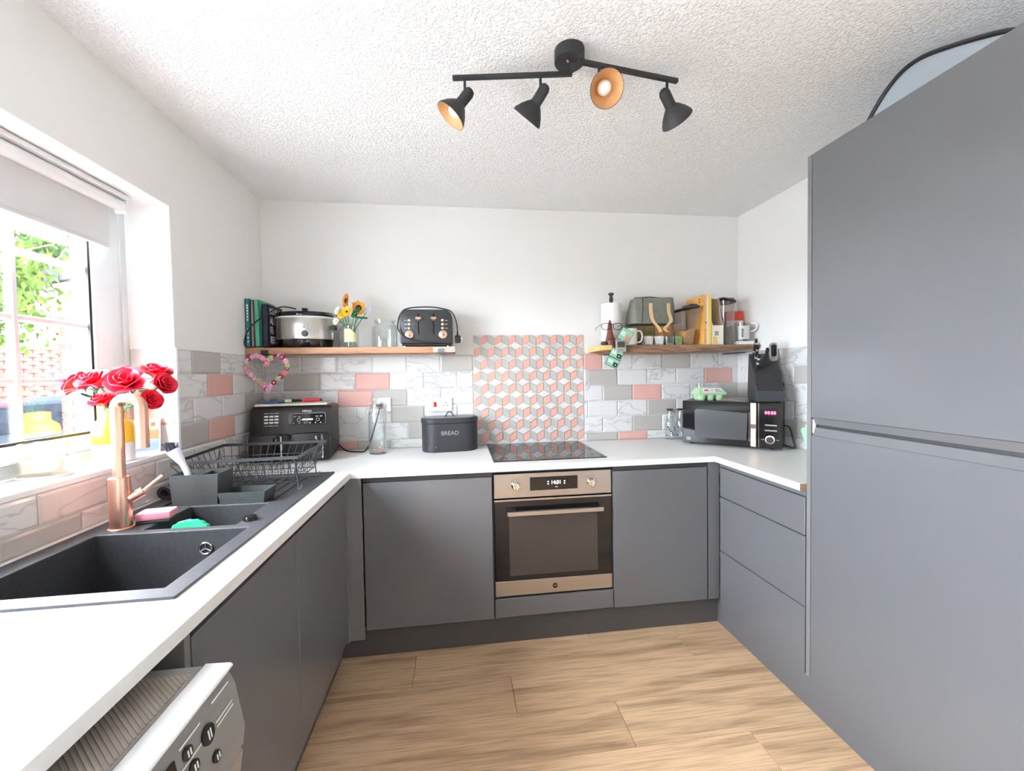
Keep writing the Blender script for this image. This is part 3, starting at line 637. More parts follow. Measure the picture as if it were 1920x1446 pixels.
# washing machine
wm = thing('washing_machine', 'pale grey washing machine sticking out from under the worktop', 'washing machine', (0.40, -2.085, 0))
M_WMG = mat('pale_grey_enamel', (0.52, 0.51, 0.49), 0.35); M_WMW = mat('white_enamel', (0.74, 0.75, 0.76), 0.2)
part('cabinet', MB().box(-0.30, -0.298, 0.012, 0.255, 0.298, 0.815, 0.006), M_WMG, wm)
fp = part('front', MB().prism([(0.2555, 0.012), (0.290, 0.02), (0.300, 0.40), (0.312, 0.60), (0.322, 0.68), (0.2555, 0.68)], -0.298, 0.298, 'y', 0.004), mat('beige_grey_enamel', (0.30, 0.27, 0.24), 0.4), wm)
dd = part('door_ring', MB().lathe([(0.19, 0), (0.19, 0.02), (0.15, 0.03), (0.145, 0.01)], 32), M_CHROME, fp, loc=(0.296, 0, 0.36), rot=(0, PI/2, 0))
part('porthole', MB().lathe([(0.14, 0), (0.12, 0.03), (0.06, 0.05)], 28), M_BLACKG, fp, loc=(0.300, 0, 0.36), rot=(0, PI/2, 0))
cp = part('control_panel', MB().prism([(0.2605, 0.684), (0.322, 0.684), (0.326, 0.72), (0.312, 0.80), (0.302, 0.822), (0.290, 0.828), (0.2605, 0.828)], -0.298, 0.298, 'y', 0.003), mat('shaded_panel_plastic', (0.25, 0.245, 0.24), 0.4), wm)  # colour darkened for the shade on this side, away from the window
part('front_lip', MB().prism([(0.2605, 0.8285), (0.306, 0.8285), (0.311, 0.831), (0.306, 0.836), (0.263, 0.838)], -0.298, 0.298, 'y', 0.002), M_WMW, wm, 'shiny white front lip')
tp = part('top_panel', MB().box(-0.298, -0.298, 0.8155, 0.260, 0.298, 0.834, 0.002), mat('grey_top_plastic', (0.30, 0.29, 0.28), 0.5), wm)
rb = MB().box(-0.26, -0.275, 0.834, 0.254, 0.275, 0.8346)
for k in range(170):
    c = -0.60+k*0.0080; st = clip([(-0.30, c+0.30*0.87), (0.30, c-0.30*0.87), (0.30, c-0.30*0.87+0.0040), (-0.30, c+0.30*0.87+0.0040)], -0.06, 0.254, -0.275, 0.275)
    if st: rb.prism(st, 0.8346, 0.8362)
o = part('ribbing', rb, mat('beige_ribbed_plastic', (0.42, 0.38, 0.34), 0.5), tp); o['kind'] = 'stuff'
def onpanel(y, z): 
    x = 0.326 + (z-0.72)*(-0.014/0.08); return (x+0.0008, y, z)
prt = PI/2 - math.atan(0.014/0.08)*1.0
for (y, z, r) in ((0.205, 0.783, 0.015), (0.160, 0.795, 0.010), (0.212, 0.740, 0.009), (0.166, 0.768, 0.010)):
    b_ = part('button', MB().lathe([(r, 0), (r, 0.003), (r*0.85, 0.004)], 20), M_BLACK, cp, loc=onpanel(y, z), rot=(0, prt, 0))
    part('button_symbol', MB().box(-r*0.5, -0.004, 0.0041, r*0.5, -0.0015, 0.0047).box(-r*0.5, 0.0015, 0.0041, r*0.5, 0.004, 0.0047), M_PRINT, b_)
part('display', MB().box(-0.018, -0.045, 0, 0.018, 0.045, 0.002), M_BLACKG, cp, loc=onpanel(0.09, 0.79), rot=(0, prt, 0))
for y, z in ((0.252, 0.815), (0.252, 0.782), (0.252, 0.775), (0.172, 0.810), (0.168, 0.782)): part('label_line', MB().box(-0.0012, -0.024, 0, 0.0012, 0.024, 0.0006), M_PRINT, cp, loc=onpanel(y, z), rot=(0, prt, 0))
for x, y in ((-0.26, -0.26), (-0.26, 0.26), (0.22, -0.26), (0.22, 0.26)): part('foot', MB().lathe([(0.022, 0.0005), (0.022, 0.012)], 12), M_BLACK, wm, loc=(x, y, 0))

# ------------------------------------------------------------------ sink and tap
sn = thing('kitchen_sink', 'black composite one and a half bowl sink with drainer', 'sink')
xs = [SX0, 0.100, 0.205, 0.452, 0.500, SX1]; ys = [SY0, -1.632, -1.286, -1.258, -1.046, -1.02, -0.63, SY1]
zr = WT+0.006; sm = MB()
def hole(i, j): return 0.19 if (1 <= i <= 3 and j == 1) else 0.115 if (i == 2 and j == 3) else 0.006 if (1 <= i <= 3 and j == 5) else 0.0
for i in range(len(xs)-1):
    for j in range(len(ys)-1):
        d = hole(i, j); x0, x1, y0, y1 = xs[i], xs[i+1], ys[j], ys[j+1]
        sm.add([(x0, y0, zr-d), (x1, y0, zr-d), (x1, y1, zr-d), (x0, y1, zr-d)], [(0, 1, 2, 3)])
        if i+1 < len(xs)-1 and abs(hole(i+1, j)-d) > 1e-6: sm.add([(x1, y0, zr-d), (x1, y1, zr-d), (x1, y1, zr-hole(i+1, j)), (x1, y0, zr-hole(i+1, j))], [(0, 1, 2, 3)])
        if j+1 < len(ys)-1 and abs(hole(i, j+1)-d) > 1e-6: sm.add([(x0, y1, zr-d), (x1, y1, zr-d), (x1, y1, zr-hole(i, j+1)), (x0, y1, zr-hole(i, j+1))], [(0, 1, 2, 3)])
z2 = WT+0.0005
sm.add([(SX0, SY0, zr), (SX1, SY0, zr), (SX1, SY1, zr), (SX0, SY1, zr), (SX0-.001, SY0-.001, z2), (SX1+.001, SY0-.001, z2), (SX1+.001, SY1+.001, z2), (SX0-.001, SY1+.001, z2)],
       [(0, 1, 5, 4), (1, 2, 6, 5), (2, 3, 7, 6), (3, 0, 4, 7)])
me = bpy.data.meshes.new('basin'); me.from_pydata(sm.v, [], sm.f); me.materials.append(M_SINK)
bm = bmesh.new(); bm.from_mesh(me); bmesh.ops.remove_doubles(bm, verts=bm.verts, dist=1e-5); bmesh.ops.recalc_face_normals(bm, faces=bm.faces)
bm.to_mesh(me); bm.free()
bs = link('basin', me, sn); bv = bs.modifiers.new('soft_edges', 'BEVEL'); bv.width = 0.005; bv.segments = 2; bv.limit_method = 'ANGLE'; bv.angle_limit = math.radians(40)
for k in range(9): part('drainer_rib', MB().box(0.130+0.038*k, -0.985, zr-0.007, 0.144+0.038*k, -0.665, zr-0.003, 0.001), M_SINK, sn)
of = part('overflow_grille', MB().tube([(0.0165*math.cos(a*PI/12), 0.0165*math.sin(a*PI/12), 0) for a in range(24)], 0.0028, 6, True), M_CHROME, sn, 'chrome overflow ring', loc=(0.384, -1.2875, zr-0.055), rot=(PI/2, 0, 0))
for k in range(3): a = PI/2+k*2*PI/3; part('spoke', MB().tube([(0, 0, 0.001), (0.0165*math.cos(a), 0.0165*math.sin(a), 0.001)], 0.0024, 6), M_CHROME, of)
part('overflow_hole', MB().lathe([(0.0165, -0.002), (0.0165, -0.0005)], 20), M_GASKET, of)
part('plug_control', MB().lathe([(0.021, 0), (0.021, 0.003), (0.017, 0.012), (0.008, 0.015)], 20), M_BLACKG, sn, loc=(0.476, -1.222, zr))
part('waste', MB().lathe([(0.042, 0), (0.042, 0.002), (0.030, 0.001), (0.028, -0.001)], 24), M_CHROME, sn, loc=(0.300, -1.46, zr-0.19))
tap = thing('mixer_tap', 'brushed copper kitchen mixer tap with square swan neck', 'tap', (0.127, -1.232, zr))
part('flange', MB().lathe([(0.031, 0), (0.031, 0.003), (0.027, 0.005)], 28), M_COPPER, tap)
part('body', MB().lathe([(0.0255, 0.004), (0.0255, 0.150), (0.0235, 0.1515)], 32), M_COPPER, tap)
R = 0.0153
neck = [(0, 0, 0.150), (0, 0, 0.355)] + [(0.026-0.026*math.cos(a), 0, 0.355+0.026*math.sin(a)) for a in (PI/8, PI/4, 3*PI/8, PI/2)] + \
       [(0.040, -0.002, 0.381)] + [(0.042+0.026*math.sin(a), -0.003, 0.355+0.026*math.cos(a)) for a in (PI/8, PI/4, 3*PI/8, PI/2)] + [(0.068, -0.003, 0.245)]
part('spout', MB().tube(neck, R, 20), M_COPPER, tap)
part('nozzle', MB().lathe([(0.0158, 0), (0.0158, 0.012)], 20), M_COPPER, tap, loc=(0.068, -0.003, 0.236))
lv = part('lever_hub', MB().tube([(0.022, 0.004, 0.085), (0.050, 0.018, 0.102)], 0.0135, 16), M_COPPER, tap)
part('lever', MB().tube([(0.048, 0.020, 0.103), (0.082, 0.050, 0.140)], [0.0042, 0.0048], 10), M_COPPER, lv)
# induction hob
hob = thing('induction_hob', 'black glass induction hob set in front of the mosaic', 'hob', (1.578, -0.262, WT))
part('glass', MB().box(-0.294, -0.270, 0.0003, 0.294, 0.250, 0.0055, 0.0015), M_HOB, hob)
part('logo_bar', MB().box(-0.245, -0.248, 0.0056, -0.175, -0.245, 0.0058), M_PRINT, hob)
for x, y, r in ((-0.15, 0.10, 0.09), (0.14, 0.11, 0.075), (-0.15, -0.11, 0.07), (0.14, -0.09, 0.09)):
    part('cooking_zone', MB().tube([(x+r*math.cos(a*PI/20), y+r*math.sin(a*PI/20), 0.0056) for a in range(40)], 0.0004, 4, True), mat('grey_print', (0.12, 0.12, 0.12), 0.4), hob)
# ------------------------------------------------------------------ sockets
so = thing('cooker_switch', 'white cooker switch and socket plate above the bread bin', 'socket', (1.005, -0.0095, 1.163))
part('plate', MB().box(-0.073, -0.009, -0.043, 0.073, 0, 0.043, 0.003), M_WHITE, so)
part('red_rocker', MB().box(-0.040, -0.013, -0.014, -0.023, -0.0092, 0.016, 0.002), mat('red_plastic', (0.62, 0.02, 0.02), 0.3), so, 'red rocker switch')
part('white_rocker', MB().box(0.008, -0.012, 0.004, 0.016, -0.0092, 0.020, 0.001), M_WHITE, so)
for x, z in ((0.034, 0.010), (0.044, -0.006), (0.024, -0.006)): part('pin_slot', MB().box(x-0.0022, -0.0096, z-0.004, x+0.0022, -0.0091, z+0.004), M_BLACK, so)
part('neon', MB().lathe([(0.0022, 0), (0.0022, 0.001)], 8), mat('green_neon', (0.2, 0.5, 0.3), 0.3), so, loc=(-0.058, -0.0092, 0), rot=(PI/2, 0, 0))
so = thing('wall_socket', 'white single wall socket behind the clip-top bottle', 'socket', (0.672, -0.0095, 1.170))
part('plate', MB().box(-0.040, -0.009, -0.043, 0.040, 0, 0.043, 0.003), M_WHITE, so)
part('white_rocker', MB().box(-0.006, -0.012, 0.012, 0.006, -0.0092, 0.026, 0.001), M_WHITE, so)
# ------------------------------------------------------------------ ceiling spotlights
sp = thing('ceiling_spotlight', 'black four-arm ceiling spotlight with copper-lined shades', 'light', (1.490, -1.265, ZC))
part('canopy', MB().lathe([(0.047, -0.036), (0.048, -0.034), (0.048, 0)], 32), M_BLACKM, sp)
part('cable_clip', MB().tube([(-0.012, -0.008, -0.038), (-0.010, -0.022, -0.050), (-0.016, -0.028, -0.048)], 0.003, 6), M_ROSE, sp)
ZB = -0.062
arms = [((-0.370, 0.072), (0.012, 0.012)), ((0.030, -0.040), (0.370, 0.008))]
heads = [(0, 0.10, (-0.62, 0.02, -0.78)), (0, 0.735, (-0.52, 0.52, -0.68)), (1, 0.165, (0.03, -0.75, -0.60)), (1, 0.885, (0.68, 0.40, -0.62))]
AO = []
for i, ((ax, ay), (bx, by)) in enumerate(arms):
    a = part('arm', MB().tube([(ax, ay, ZB), (bx, by, ZB)], 0.0085, 4), M_BLACKM, sp, smooth=0); AO.append(a)
    part('arm_joint', MB().tube([(bx if i == 0 else ax, by if i == 0 else ay, ZB+0.004), (0.012 if i == 0 else 0.025, 0.0 if i == 0 else -0.03, -0.036)], 0.007, 8), M_BLACKM, a)
M_SHIN = mat('copper_shade_lining', (0.80, 0.50, 0.26), 0.4, 0.35); M_BULB = mat('frosted_bulb', (0.86, 0.85, 0.82), 0.3)
for (ai, t, d) in heads:
    (ax, ay), (bx, by) = arms[ai]; px, py = ax+(bx-ax)*t, ay+(by-ay)*t
    h = part('lamp_head', MB().tube([(px, py, ZB), (px, py, ZB-0.052)], 0.0045, 8), M_BLACKM, sp)
    Mx = Matrix.Translation((px, py, ZB-0.064)) @ align(d)
    n_ = MB(); n_.M = Mx; n_.lathe([(0.006, -0.034), (0.013, -0.030), (0.0175, -0.020), (0.0175, 0.022), (0.019, 0.030)], 24)
    part('lamp_holder', n_, M_BLACKM, h)
    s1 = MB(); s1.M = Mx; s1.lathe([(0.018, 0.026), (0.026, 0.034), (0.040, 0.052), (0.050, 0.070), (0.052, 0.078), (0.0505, 0.0785)], 32, cap0=False, cap1=False)
    part('shade', s1, M_BLACKM, h)
    s2 = MB(); s2.M = Mx; s2.lathe([(0.010, 0.0285), (0.0245, 0.0350), (0.0385, 0.053), (0.0485, 0.0705), (0.0505, 0.0785)], 32, cap1=False)
    part('shade_lining', s2, M_SHIN, h)
    b1 = MB(); b1.M = Mx; b1.ball((0, 0, 0.052), 0.0215, 16); b1.lathe([(0.012, 0.029), (0.012, 0.036)], 12)
    part('bulb', b1, M_BULB, h)
# ================================================================== shelves
SZ = 1.503
def cord(name, pts, r, parent, k=6): return part(name, MB().tube(smoothpath(pts, k), r, 8), M_CORD, parent)
ls = thing('wall_shelf', 'rustic pine wall shelf holding the slow cooker and toaster', 'shelf', (0.555, 0, SZ))
def board(x0, x1, y0, y1, th, wob, seed):
    rn = random.Random(seed); n = 26; mb = MB(); V = []; F = []
    for i in range(n+1):
        x = x0+(x1-x0)*i/n; w = rn.uniform(-wob, wob); z = rn.uniform(-wob, wob)*0.6
        V += [(x, y0+w, 0), (x, y0+w*0.7, -th+z), (x, y1, -th), (x, y1, 0)]
    for i in range(n):
        for j in range(4): F.append((i*4+j, (i+1)*4+j, (i+1)*4+(j+1) % 4, i*4+(j+1) % 4))
    F += [(0, 1, 2, 3), (n*4+3, n*4+2, n*4+1, n*4)]
    return mb.add(V, F)
part('board', board(-0.550, 0.546, -0.225, -0.002, 0.033, 0.0012, 3), M_SHELF, ls)
part('painted_end', MB().box(0.425, -0.2275, -0.032, 0.5475, -0.2255, -0.002, 0.0005), mat('grey_white_scuffed_paint', (0.50, 0.46, 0.41), 0.8, vary=(40, 0.25)), ls)
for x in (-0.455, 0.470):
    b = part('bracket', MB().box(x-0.018, -0.232, -0.0385, x+0.018, -0.004, -0.0345).box(x-0.018, -0.232, -0.038, x+0.018, -0.228, -0.012), M_BLACKM if x < 0 else mat('grey_steel_plate', (0.24, 0.26, 0.26), 0.5, 0.6), ls)
    part('wall_leg', MB().box(x-0.016, -0.0038, -0.036, x+0.016, -0.0005, -0.0345), M_BLACKM, b)
rs = thing('wall_shelf', 'dark live-edge wall shelf beneath the lunch bag and cereal boxes', 'shelf', (2.46, 0, SZ))
def live():
    n = 30; V = []; F = []
    for i in range(n+1):
        t = i/n; x = -0.500+t*1.025; th = 0.046-0.016*max(0, (t-0.45)/0.55) + 0.003*math.sin(t*17); fy = -0.262+0.05*t+0.006*math.sin(t*11)
        if t < 0.05: th *= 0.75
        V += [(x, fy, -0.002), (x, fy-0.004, -th*0.45), (x, fy+0.012, -th), (x, -0.002, -th), (x, -0.002, 0), (x, fy+0.006, 0)]
    for i in range(n):
        for j in range(6): F.append((i*6+j, (i+1)*6+j, (i+1)*6+(j+1) % 6, i*6+(j+1) % 6))
    F += [tuple(range(6)), tuple(range(n*6+5, n*6-1, -1))]; return MB().add(V, F)
part('board', live(), M_LIVE, rs)
part('sapwood_end', MB().prism([(-0.525, -0.255), (-0.5005, -0.258), (-0.5005, -0.004), (-0.515, -0.004)], -0.033, -0.001, 'z', 0.002).box(-0.52, -0.2755, -0.032, -0.455, -0.2665, -0.003, 0.002), M_SAP, rs, 'yellow sapwood end of the shelf')
for x in (-0.40, 0.43): part('bracket', MB().box(x-0.012, -0.20, -0.052, x+0.012, -0.004, -0.047), M_BLACKM, rs)

# ------------------------------------------------------------------ left shelf contents
def book(label, x0, x1, y0, h, d, cm, page=True):
    t = thing('cookbook', label, 'book', ((x0+x1)/2, y0, SZ), 0, 'cookbooks standing on the shelf'); w = (x1-x0)/2
    part('cover', MB().box(-w, 0, 0, -w+0.0025, d, h).box(w-0.0025, 0, 0, w, d, h).box(-w, 0, 0, w, 0.003, h), cm, t)
    part('page_block', MB().box(-w+0.0025, 0.003, 0.003, w-0.0025, d-0.004, h-0.004), M_PAPER, t); return t
M_TEAL = mat('teal_cloth', (0.035, 0.24, 0.24), 0.6); M_GRN = mat('mint_green_cover', (0.10, 0.44, 0.30), 0.5); M_NAVY = mat('navy_cover', (0.022, 0.022, 0.05), 0.5)
b1 = book('thin teal cookbook with white lettering against the wall', 0.004, 0.026, -0.215, 0.262, 0.20, M_TEAL)
for z in (0.035, 0.055, 0.078, 0.10, 0.15, 0.166, 0.182, 0.198, 0.213, 0.226): part('spine_letter', MB().box(-0.004, -0.0008, z-0.005, 0.004, -0.0002, z+0.005, 0.0), M_PRINT, b1)
book('slim pink and white paperback between the teal and green books', 0.030, 0.040, -0.208, 0.255, 0.19, mat('pale_pink_cover', (0.70, 0.50, 0.48), 0.6))
book('mint green hardback cookbook behind the navy one', 0.048, 0.072, -0.212, 0.258, 0.20, M_GRN)
b4 = book('navy cookbook with large white capitals on its cover', 0.084, 0.112, -0.205, 0.235, 0.185, M_NAVY)
for z, s in ((0.200, 'BOOK OF'), (0.148, 'ALL'), (0.096, 'FIT'), (0.044, 'REC')): text('cover_lettering', s, 0.058 if s != 'BOOK OF' else 0.046, M_PRINT, b4, (0.0145, 0.022, z), (PI/2, 0, PI/2), 0.0004, 'LEFT', 0.72)
# slow cooker
sc = thing('slow_cooker', 'oval stainless steel slow cooker with black lid on the shelf', 'slow cooker', (0.272, -0.122, SZ))
E_ = dict(n=48, sx=1.0, sy=0.64)
part('base', MB().lathe([(0.135, 0.0), (0.142, 0.006), (0.146, 0.040), (0.150, 0.048)], **E_), M_BLACKG, sc)
part('steel_body', MB().lathe([(0.150, 0.0485), (0.152, 0.053), (0.152, 0.158), (0.150, 0.162)], **E_), mat('polished_steel', (0.50, 0.48, 0.455), 0.28, 1.0, vary=(2.5, 0.3), stretch=(9, 9, 0.2)), sc)
part('rim', MB().lathe([(0.150, 0.1625), (0.155, 0.165), (0.154, 0.172), (0.148, 0.173)], **E_), M_CERAM, sc)
part('lid', MB().lathe([(0.150, 0.1735), (0.153, 0.177), (0.152, 0.190), (0.146, 0.197), (0.09, 0.205), (0.03, 0.208)], **E_), M_BLACKG, sc)
part('lid_knob', MB().lathe([(0.012, 0.208), (0.010, 0.214), (0.018, 0.220), (0.016, 0.226)], 20), M_BLACK, sc)
part('dial', MB().lathe([(0.0165, 0), (0.0165, 0.010), (0.013, 0.014)], 20), M_BLACK, sc, loc=(0.030, -0.0945, 0.076), rot=(PI/2, 0, 0))
part('indicator', MB().lathe([(0.004, 0), (0.004, 0.002)], 10), M_BLACK, sc, loc=(0.026, -0.0955, 0.112), rot=(PI/2, 0, 0))
for s in (-1, 1): part('side_handle', MB().box(s*0.152-0.012*(s < 0), -0.03, 0.105, s*0.152+0.012*(s > 0), 0.03, 0.132, 0.004), M_BLACK, sc)
cord('power_cord', [(-0.02, -0.07, 0.212), (-0.08, -0.108, 0.216), (-0.15, -0.112, 0.178), (-0.235, -0.114, 0.11), (-0.262, -0.116, 0.045), (-0.258, -0.116, 0.006), (-0.21, -0.118, 0.005), (-0.15, -0.112, 0.010), (-0.11, -0.108, 0.024)], 0.0035, sc)
# glass jars and flower jar
def jarprof(R, h, nr, t=0.0022): return [(0.02, 0.0), (R*0.94, 0.0), (R, 0.006), (R, h*0.78), (R*0.95, h*0.86), (nr, h*0.94), (nr, h), (nr-t, h), (nr-t, h*0.935), (R*0.95-t, h*0.855), (R-t, h*0.78), (R-t, 0.010), (R*0.9, 0.005), (0.02, 0.005)]
j = thing('glass_jar', 'empty glass storage jar with glass lid left of the toaster', 'jar', (0.703, -0.125, SZ))
part('body', MB().lathe(jarprof(0.071, 0.148, 0.058), 40), M_GLASS, j)
part('lid', MB().lathe([(0.054, 0.140), (0.054, 0.149), (0.063, 0.150), (0.063, 0.158), (0.030, 0.163), (0.012, 0.166), (0.020, 0.173), (0.018, 0.178)], 36), M_GLASS, j)
j = thing('glass_jar', 'plain glass jar half hidden behind the flower jar', 'jar', (0.492, -0.070, SZ))
part('body', MB().lathe(jarprof(0.056, 0.140, 0.044), 36), M_GLASS, j)
part('lid', MB().lathe([(0.046, 0.141), (0.047, 0.143), (0.047, 0.154), (0.040, 0.158)], 32), M_WHITE, j)
v = thing('flower_jar', 'small glass jar with yellow paper label holding sunflowers', 'vase', (0.530, -0.180, SZ))
part('glass', MB().lathe(jarprof(0.036, 0.118, 0.034, 0.002), 32), M_GLASS, v)
lab = MB().sheet(lambda u, q: (0.0366*math.sin(-0.9+u*1.9), -0.0366*math.cos(-0.9+u*1.9), 0.030+(0.072-0.03*max(0, u-0.55)*2)*q), 12, 2, 0.0004)
part('label', lab, mat('yellow_label_paper', (0.76, 0.66, 0.36), 0.8, vary=(60, 0.2)), v)
M_STEM = mat('green_stem', (0.04, 0.22, 0.07), 0.5); M_LF = mat('deep_green_leaf', (0.02, 0.17, 0.06), 0.45)
FB = Vector((0.530, -0.180, SZ))
def petals(mb, c, d, r0, r1, n, wid, lift, rn):
    Mx = Matrix.Translation(c) @ align(d)
    for k in range(n):
        a = 2*PI*k/n + rn.uniform(-.1, .1); mb.M = Mx @ Matrix.Rotation(a, 4, 'Z'); l = r1*rn.uniform(0.85, 1.1)
        mb.add([(r0, -wid*.4, 0), (r0, wid*.4, 0), ((r0+l)/2, wid, lift*.6), (l, 0, lift), ((r0+l)/2, -wid, lift*.6), ((r0+l)/2, 0, lift*.6-0.002)], [(0, 1, 2, 5), (0, 5, 4), (5, 2, 3), (4, 5, 3)])
    mb.M = Matrix.Identity(4)
def flower(name, label, base, head, d, kind, cat='flower'):
    rn = random.Random(name+label); t = thing(name, label, cat, tuple(base), 0, 'flowers in the jar'); H = Vector(head)-Vector(base); d = Vector(d).normalized()
    part('stem', MB().tube(smoothpath([(0, 0, 0.008), (H.x*0.06, H.y*0.06, 0.07), (H.x*0.30, H.y*0.30, 0.122), tuple(H-d*0.006)], 4), 0.0022, 6), M_STEM, t)
    if kind == 'sun':
        p = MB(); petals(p, H, d, 0.014, 0.044, 15, 0.0085, 0.004, rn); petals(p, H+d*0.002, d, 0.014, 0.036, 13, 0.008, 0.010, rn)
        part('petal_ring', p, mat('orange_petal', (0.80, 0.32, 0.03), 0.5, vary=(40, 0.35)), t, smooth=0)
        c = MB(); c.M = Matrix.Translation(H) @ align(d); c.ball((0, 0, 0.002), 0.0165, 14, (1, 1, 0.45)); part('seed_head', c, mat('dark_seed_head', (0.045, 0.02, 0.012), 0.8), t)
    elif kind == 'yellow':
        p = MB(); petals(p, H, d, 0.003, 0.035, 8, 0.014, 0.012, rn); petals(p, H, d, 0.003, 0.024, 6, 0.012, 0.018, rn)
        part('petal_ring', p, mat('yellow_petal', (0.88, 0.58, 0.03), 0.5, vary=(40, 0.2)), t, smooth=0)
        c = MB(); c.ball(tuple(H+d*0.006), 0.006, 10); part('centre', c, M_BLACK, t)
    elif kind == 'white':
        p = MB(); petals(p, H, d, 0.003, 0.028, 8, 0.011, 0.008, rn); part('petal_ring', p, mat('cream_petal', (0.80, 0.78, 0.66), 0.5), t, smooth=0)
        c = MB(); c.ball(tuple(H+d*0.003), 0.005, 10); part('centre', c, M_SAP, t)
    elif kind == 'blue':
        p = MB()
        for k in range(4): q = H+Vector((0.008*math.cos(k*1.9), 0, 0.006*math.sin(k*1.9))); petals(p, q, d, 0.001, 0.015, 5, 0.006, 0.003, rn)
        part('petal_ring', p, mat('pale_blue_petal', (0.52, 0.60, 0.76), 0.5), t, smooth=0)
    elif kind == 'leaf':
        p = MB(); p.M = Matrix.Translation(H) @ align(d); p.sheet(lambda u, w: ((w-.5)*0.040*math.sin(PI*min(u+.05, 1)), 0.004*math.cos(w*PI), -0.03+u*0.075), 6, 3, 0.0008); part('leaf_blade', p, M_LF, t)
    return t
flower('sunflower', 'tallest orange sunflower turned sideways above the jar', FB+Vector((-.006, 0, 0)), (0.512, -0.185, 1.762), (-0.75, -0.55, 0.1), 'sun')
flower('sunflower', 'orange sunflower leaning towards the toaster', FB+Vector((.01, .004, 0)), (0.578, -0.190, 1.722), (0.5, -0.85, 0.1), 'sun')
flower('yellow_flower', 'bright yellow flower with dark centre in the jar', FB+Vector((0, -.01, 0)), (0.520, -0.205, 1.697), (-0.1, -0.95, 0.3), 'yellow')
flower('yellow_flower', 'small second yellow bloom low in the jar bouquet', FB+Vector((-.012, .008, 0)), (0.498, -0.195, 1.686), (-0.4, -0.8, 0.3), 'yellow')
flower('white_flower', 'cream flower at the edge of the bouquet beside slow cooker', FB+Vector((-.012, -.006, 0)), (0.470, -0.195, 1.705), (-0.6, -0.7, 0.4), 'white')
flower('white_flower', 'drooping white flower beside the slow cooker lid', FB+Vector((-.01, .01, 0)), (0.455, -0.170, 1.652), (-0.5, -0.8, 0.2), 'white')
flower('blue_flower', 'pale blue flower sprig at the end of the bouquet', FB+Vector((.014, -.004, 0)), (0.622, -0.175, 1.712), (0.2, -0.9, 0.2), 'blue')
flower('leaf_sprig', 'pointed green leaf sprig reaching toward the slow cooker', FB+Vector((-.014, .004, 0)), (0.444, -0.180, 1.683), (-0.95, -0.2, 0.15), 'leaf', 'leaf')
flower('leaf_sprig', 'broad green leaf under the leaning sunflower', FB+Vector((.012, -.012, 0)), (0.585, -0.200, 1.668), (0.95, -0.2, -0.1), 'leaf', 'leaf')
flower('leaf_sprig', 'green leaf in the middle of the bouquet', FB+Vector((.004, -.012, 0)), (0.562, -0.205, 1.690), (0.6, -0.3, 0.6), 'leaf', 'leaf')
# toaster
to = thing('toaster', 'black four-slice toaster with rose gold dials on the shelf', 'toaster', (0.944, -0.118, SZ))
prf = [(-0.140, 0.018), (0.140, 0.018), (0.146, 0.03), (0.146, 0.165)] + [(0.146-0.045+0.045*math.cos(a), 0.165+0.045*math.sin(a)) for a in (PI/8, PI/4, 3*PI/8, PI/2)] + \
      [(-0.101-0.045*math.sin(a), 0.165+0.045*math.cos(a)) for a in (0, PI/8, PI/4, 3*PI/8, PI/2)] + [(-0.146, 0.03)]
part('body', MB().prism(prf, -0.092, 0.092, 'y', 0.007, 2), mat('black_textured_enamel', (0.035, 0.036, 0.04), 0.42, bump=(220, 0.3, 0.0015), vary=(90, 0.3)), to)
part('base', MB().box(-0.135, -0.085, 0.006, 0.135, 0.085, 0.020, 0.003), M_BLACK, to)
for x in (-0.12, 0.12): part('foot', MB().lathe([(0.009, 0.0), (0.009, 0.007)], 12), M_CHROME, to, loc=(x, -0.07, 0))
for x in (-0.12, 0.12): part('foot', MB().lathe([(0.009, 0.0), (0.009, 0.007)], 12), M_CHROME, to, loc=(x, 0.07, 0))
for s in (-1, 1):
    part('lever_slot', MB().box(s*0.042-0.0025, -0.0932, 0.070, s*0.042+0.0025, -0.0922, 0.185), M_BLACKG, to)
    lv = part('lever', MB().box(s*0.042-0.017, -0.112, 0.152, s*0.042+0.017, -0.094, 0.166, 0.004), M_ROSE, to)
    part('lever_stem', MB().box(s*0.042-0.004, -0.100, 0.146, s*0.042+0.004, -0.0935, 0.151), M_ROSE, lv)
    dl_ = part('dial', MB().lathe([(0.0235, 0), (0.0235, 0.007), (0.021, 0.009), (0.014, 0.0095), (0.013, 0.013), (0.011, 0.014)], 28), M_ROSE, to, loc=(s*0.093, -0.0922, 0.068), rot=(PI/2, 0, 0))
    part('dial_dot', MB().lathe([(0.004, 0.0141), (0.004, 0.0146)], 10), M_BLACK, dl_, loc=(0.003, -0.003, 0))
    for k in range(3):
        part('button', MB().lathe([(0.0075, 0), (0.0075, 0.004), (0.006, 0.005)], 16), M_ROSE, to, loc=(s*0.092, -0.0922, 0.104+0.022*k), rot=(PI/2, 0, 0))
        part('button_label', MB().box(s*0.112-0.007, -0.0927, 0.1030+0.022*k, s*0.112+0.007, -0.0922, 0.1050+0.022*k), M_PRINT, to)
for y in (-0.045, 0.035):
    for x in (-0.07, 0.07): part('bread_slot', MB().box(x-0.06, y-0.012, 0.2102, x+0.06, y+0.012, 0.2110), M_BLACKG, to)
pc = cord('power_cord', [(0.055, -0.103, 0.022), (0.02, -0.107, 0.024), (-0.05, -0.108, 0.030), (-0.11, -0.107, 0.052), (-0.149, -0.104, 0.09), (-0.153, -0.09, 0.14), (-0.137, -0.08, 0.19), (-0.100, -0.08, 0.216), (0.0, -0.07, 0.226), (0.085, -0.08, 0.217), (0.142, -0.09, 0.196), (0.168, -0.10, 0.14), (0.174, -0.105, 0.085)], 0.0036, to)
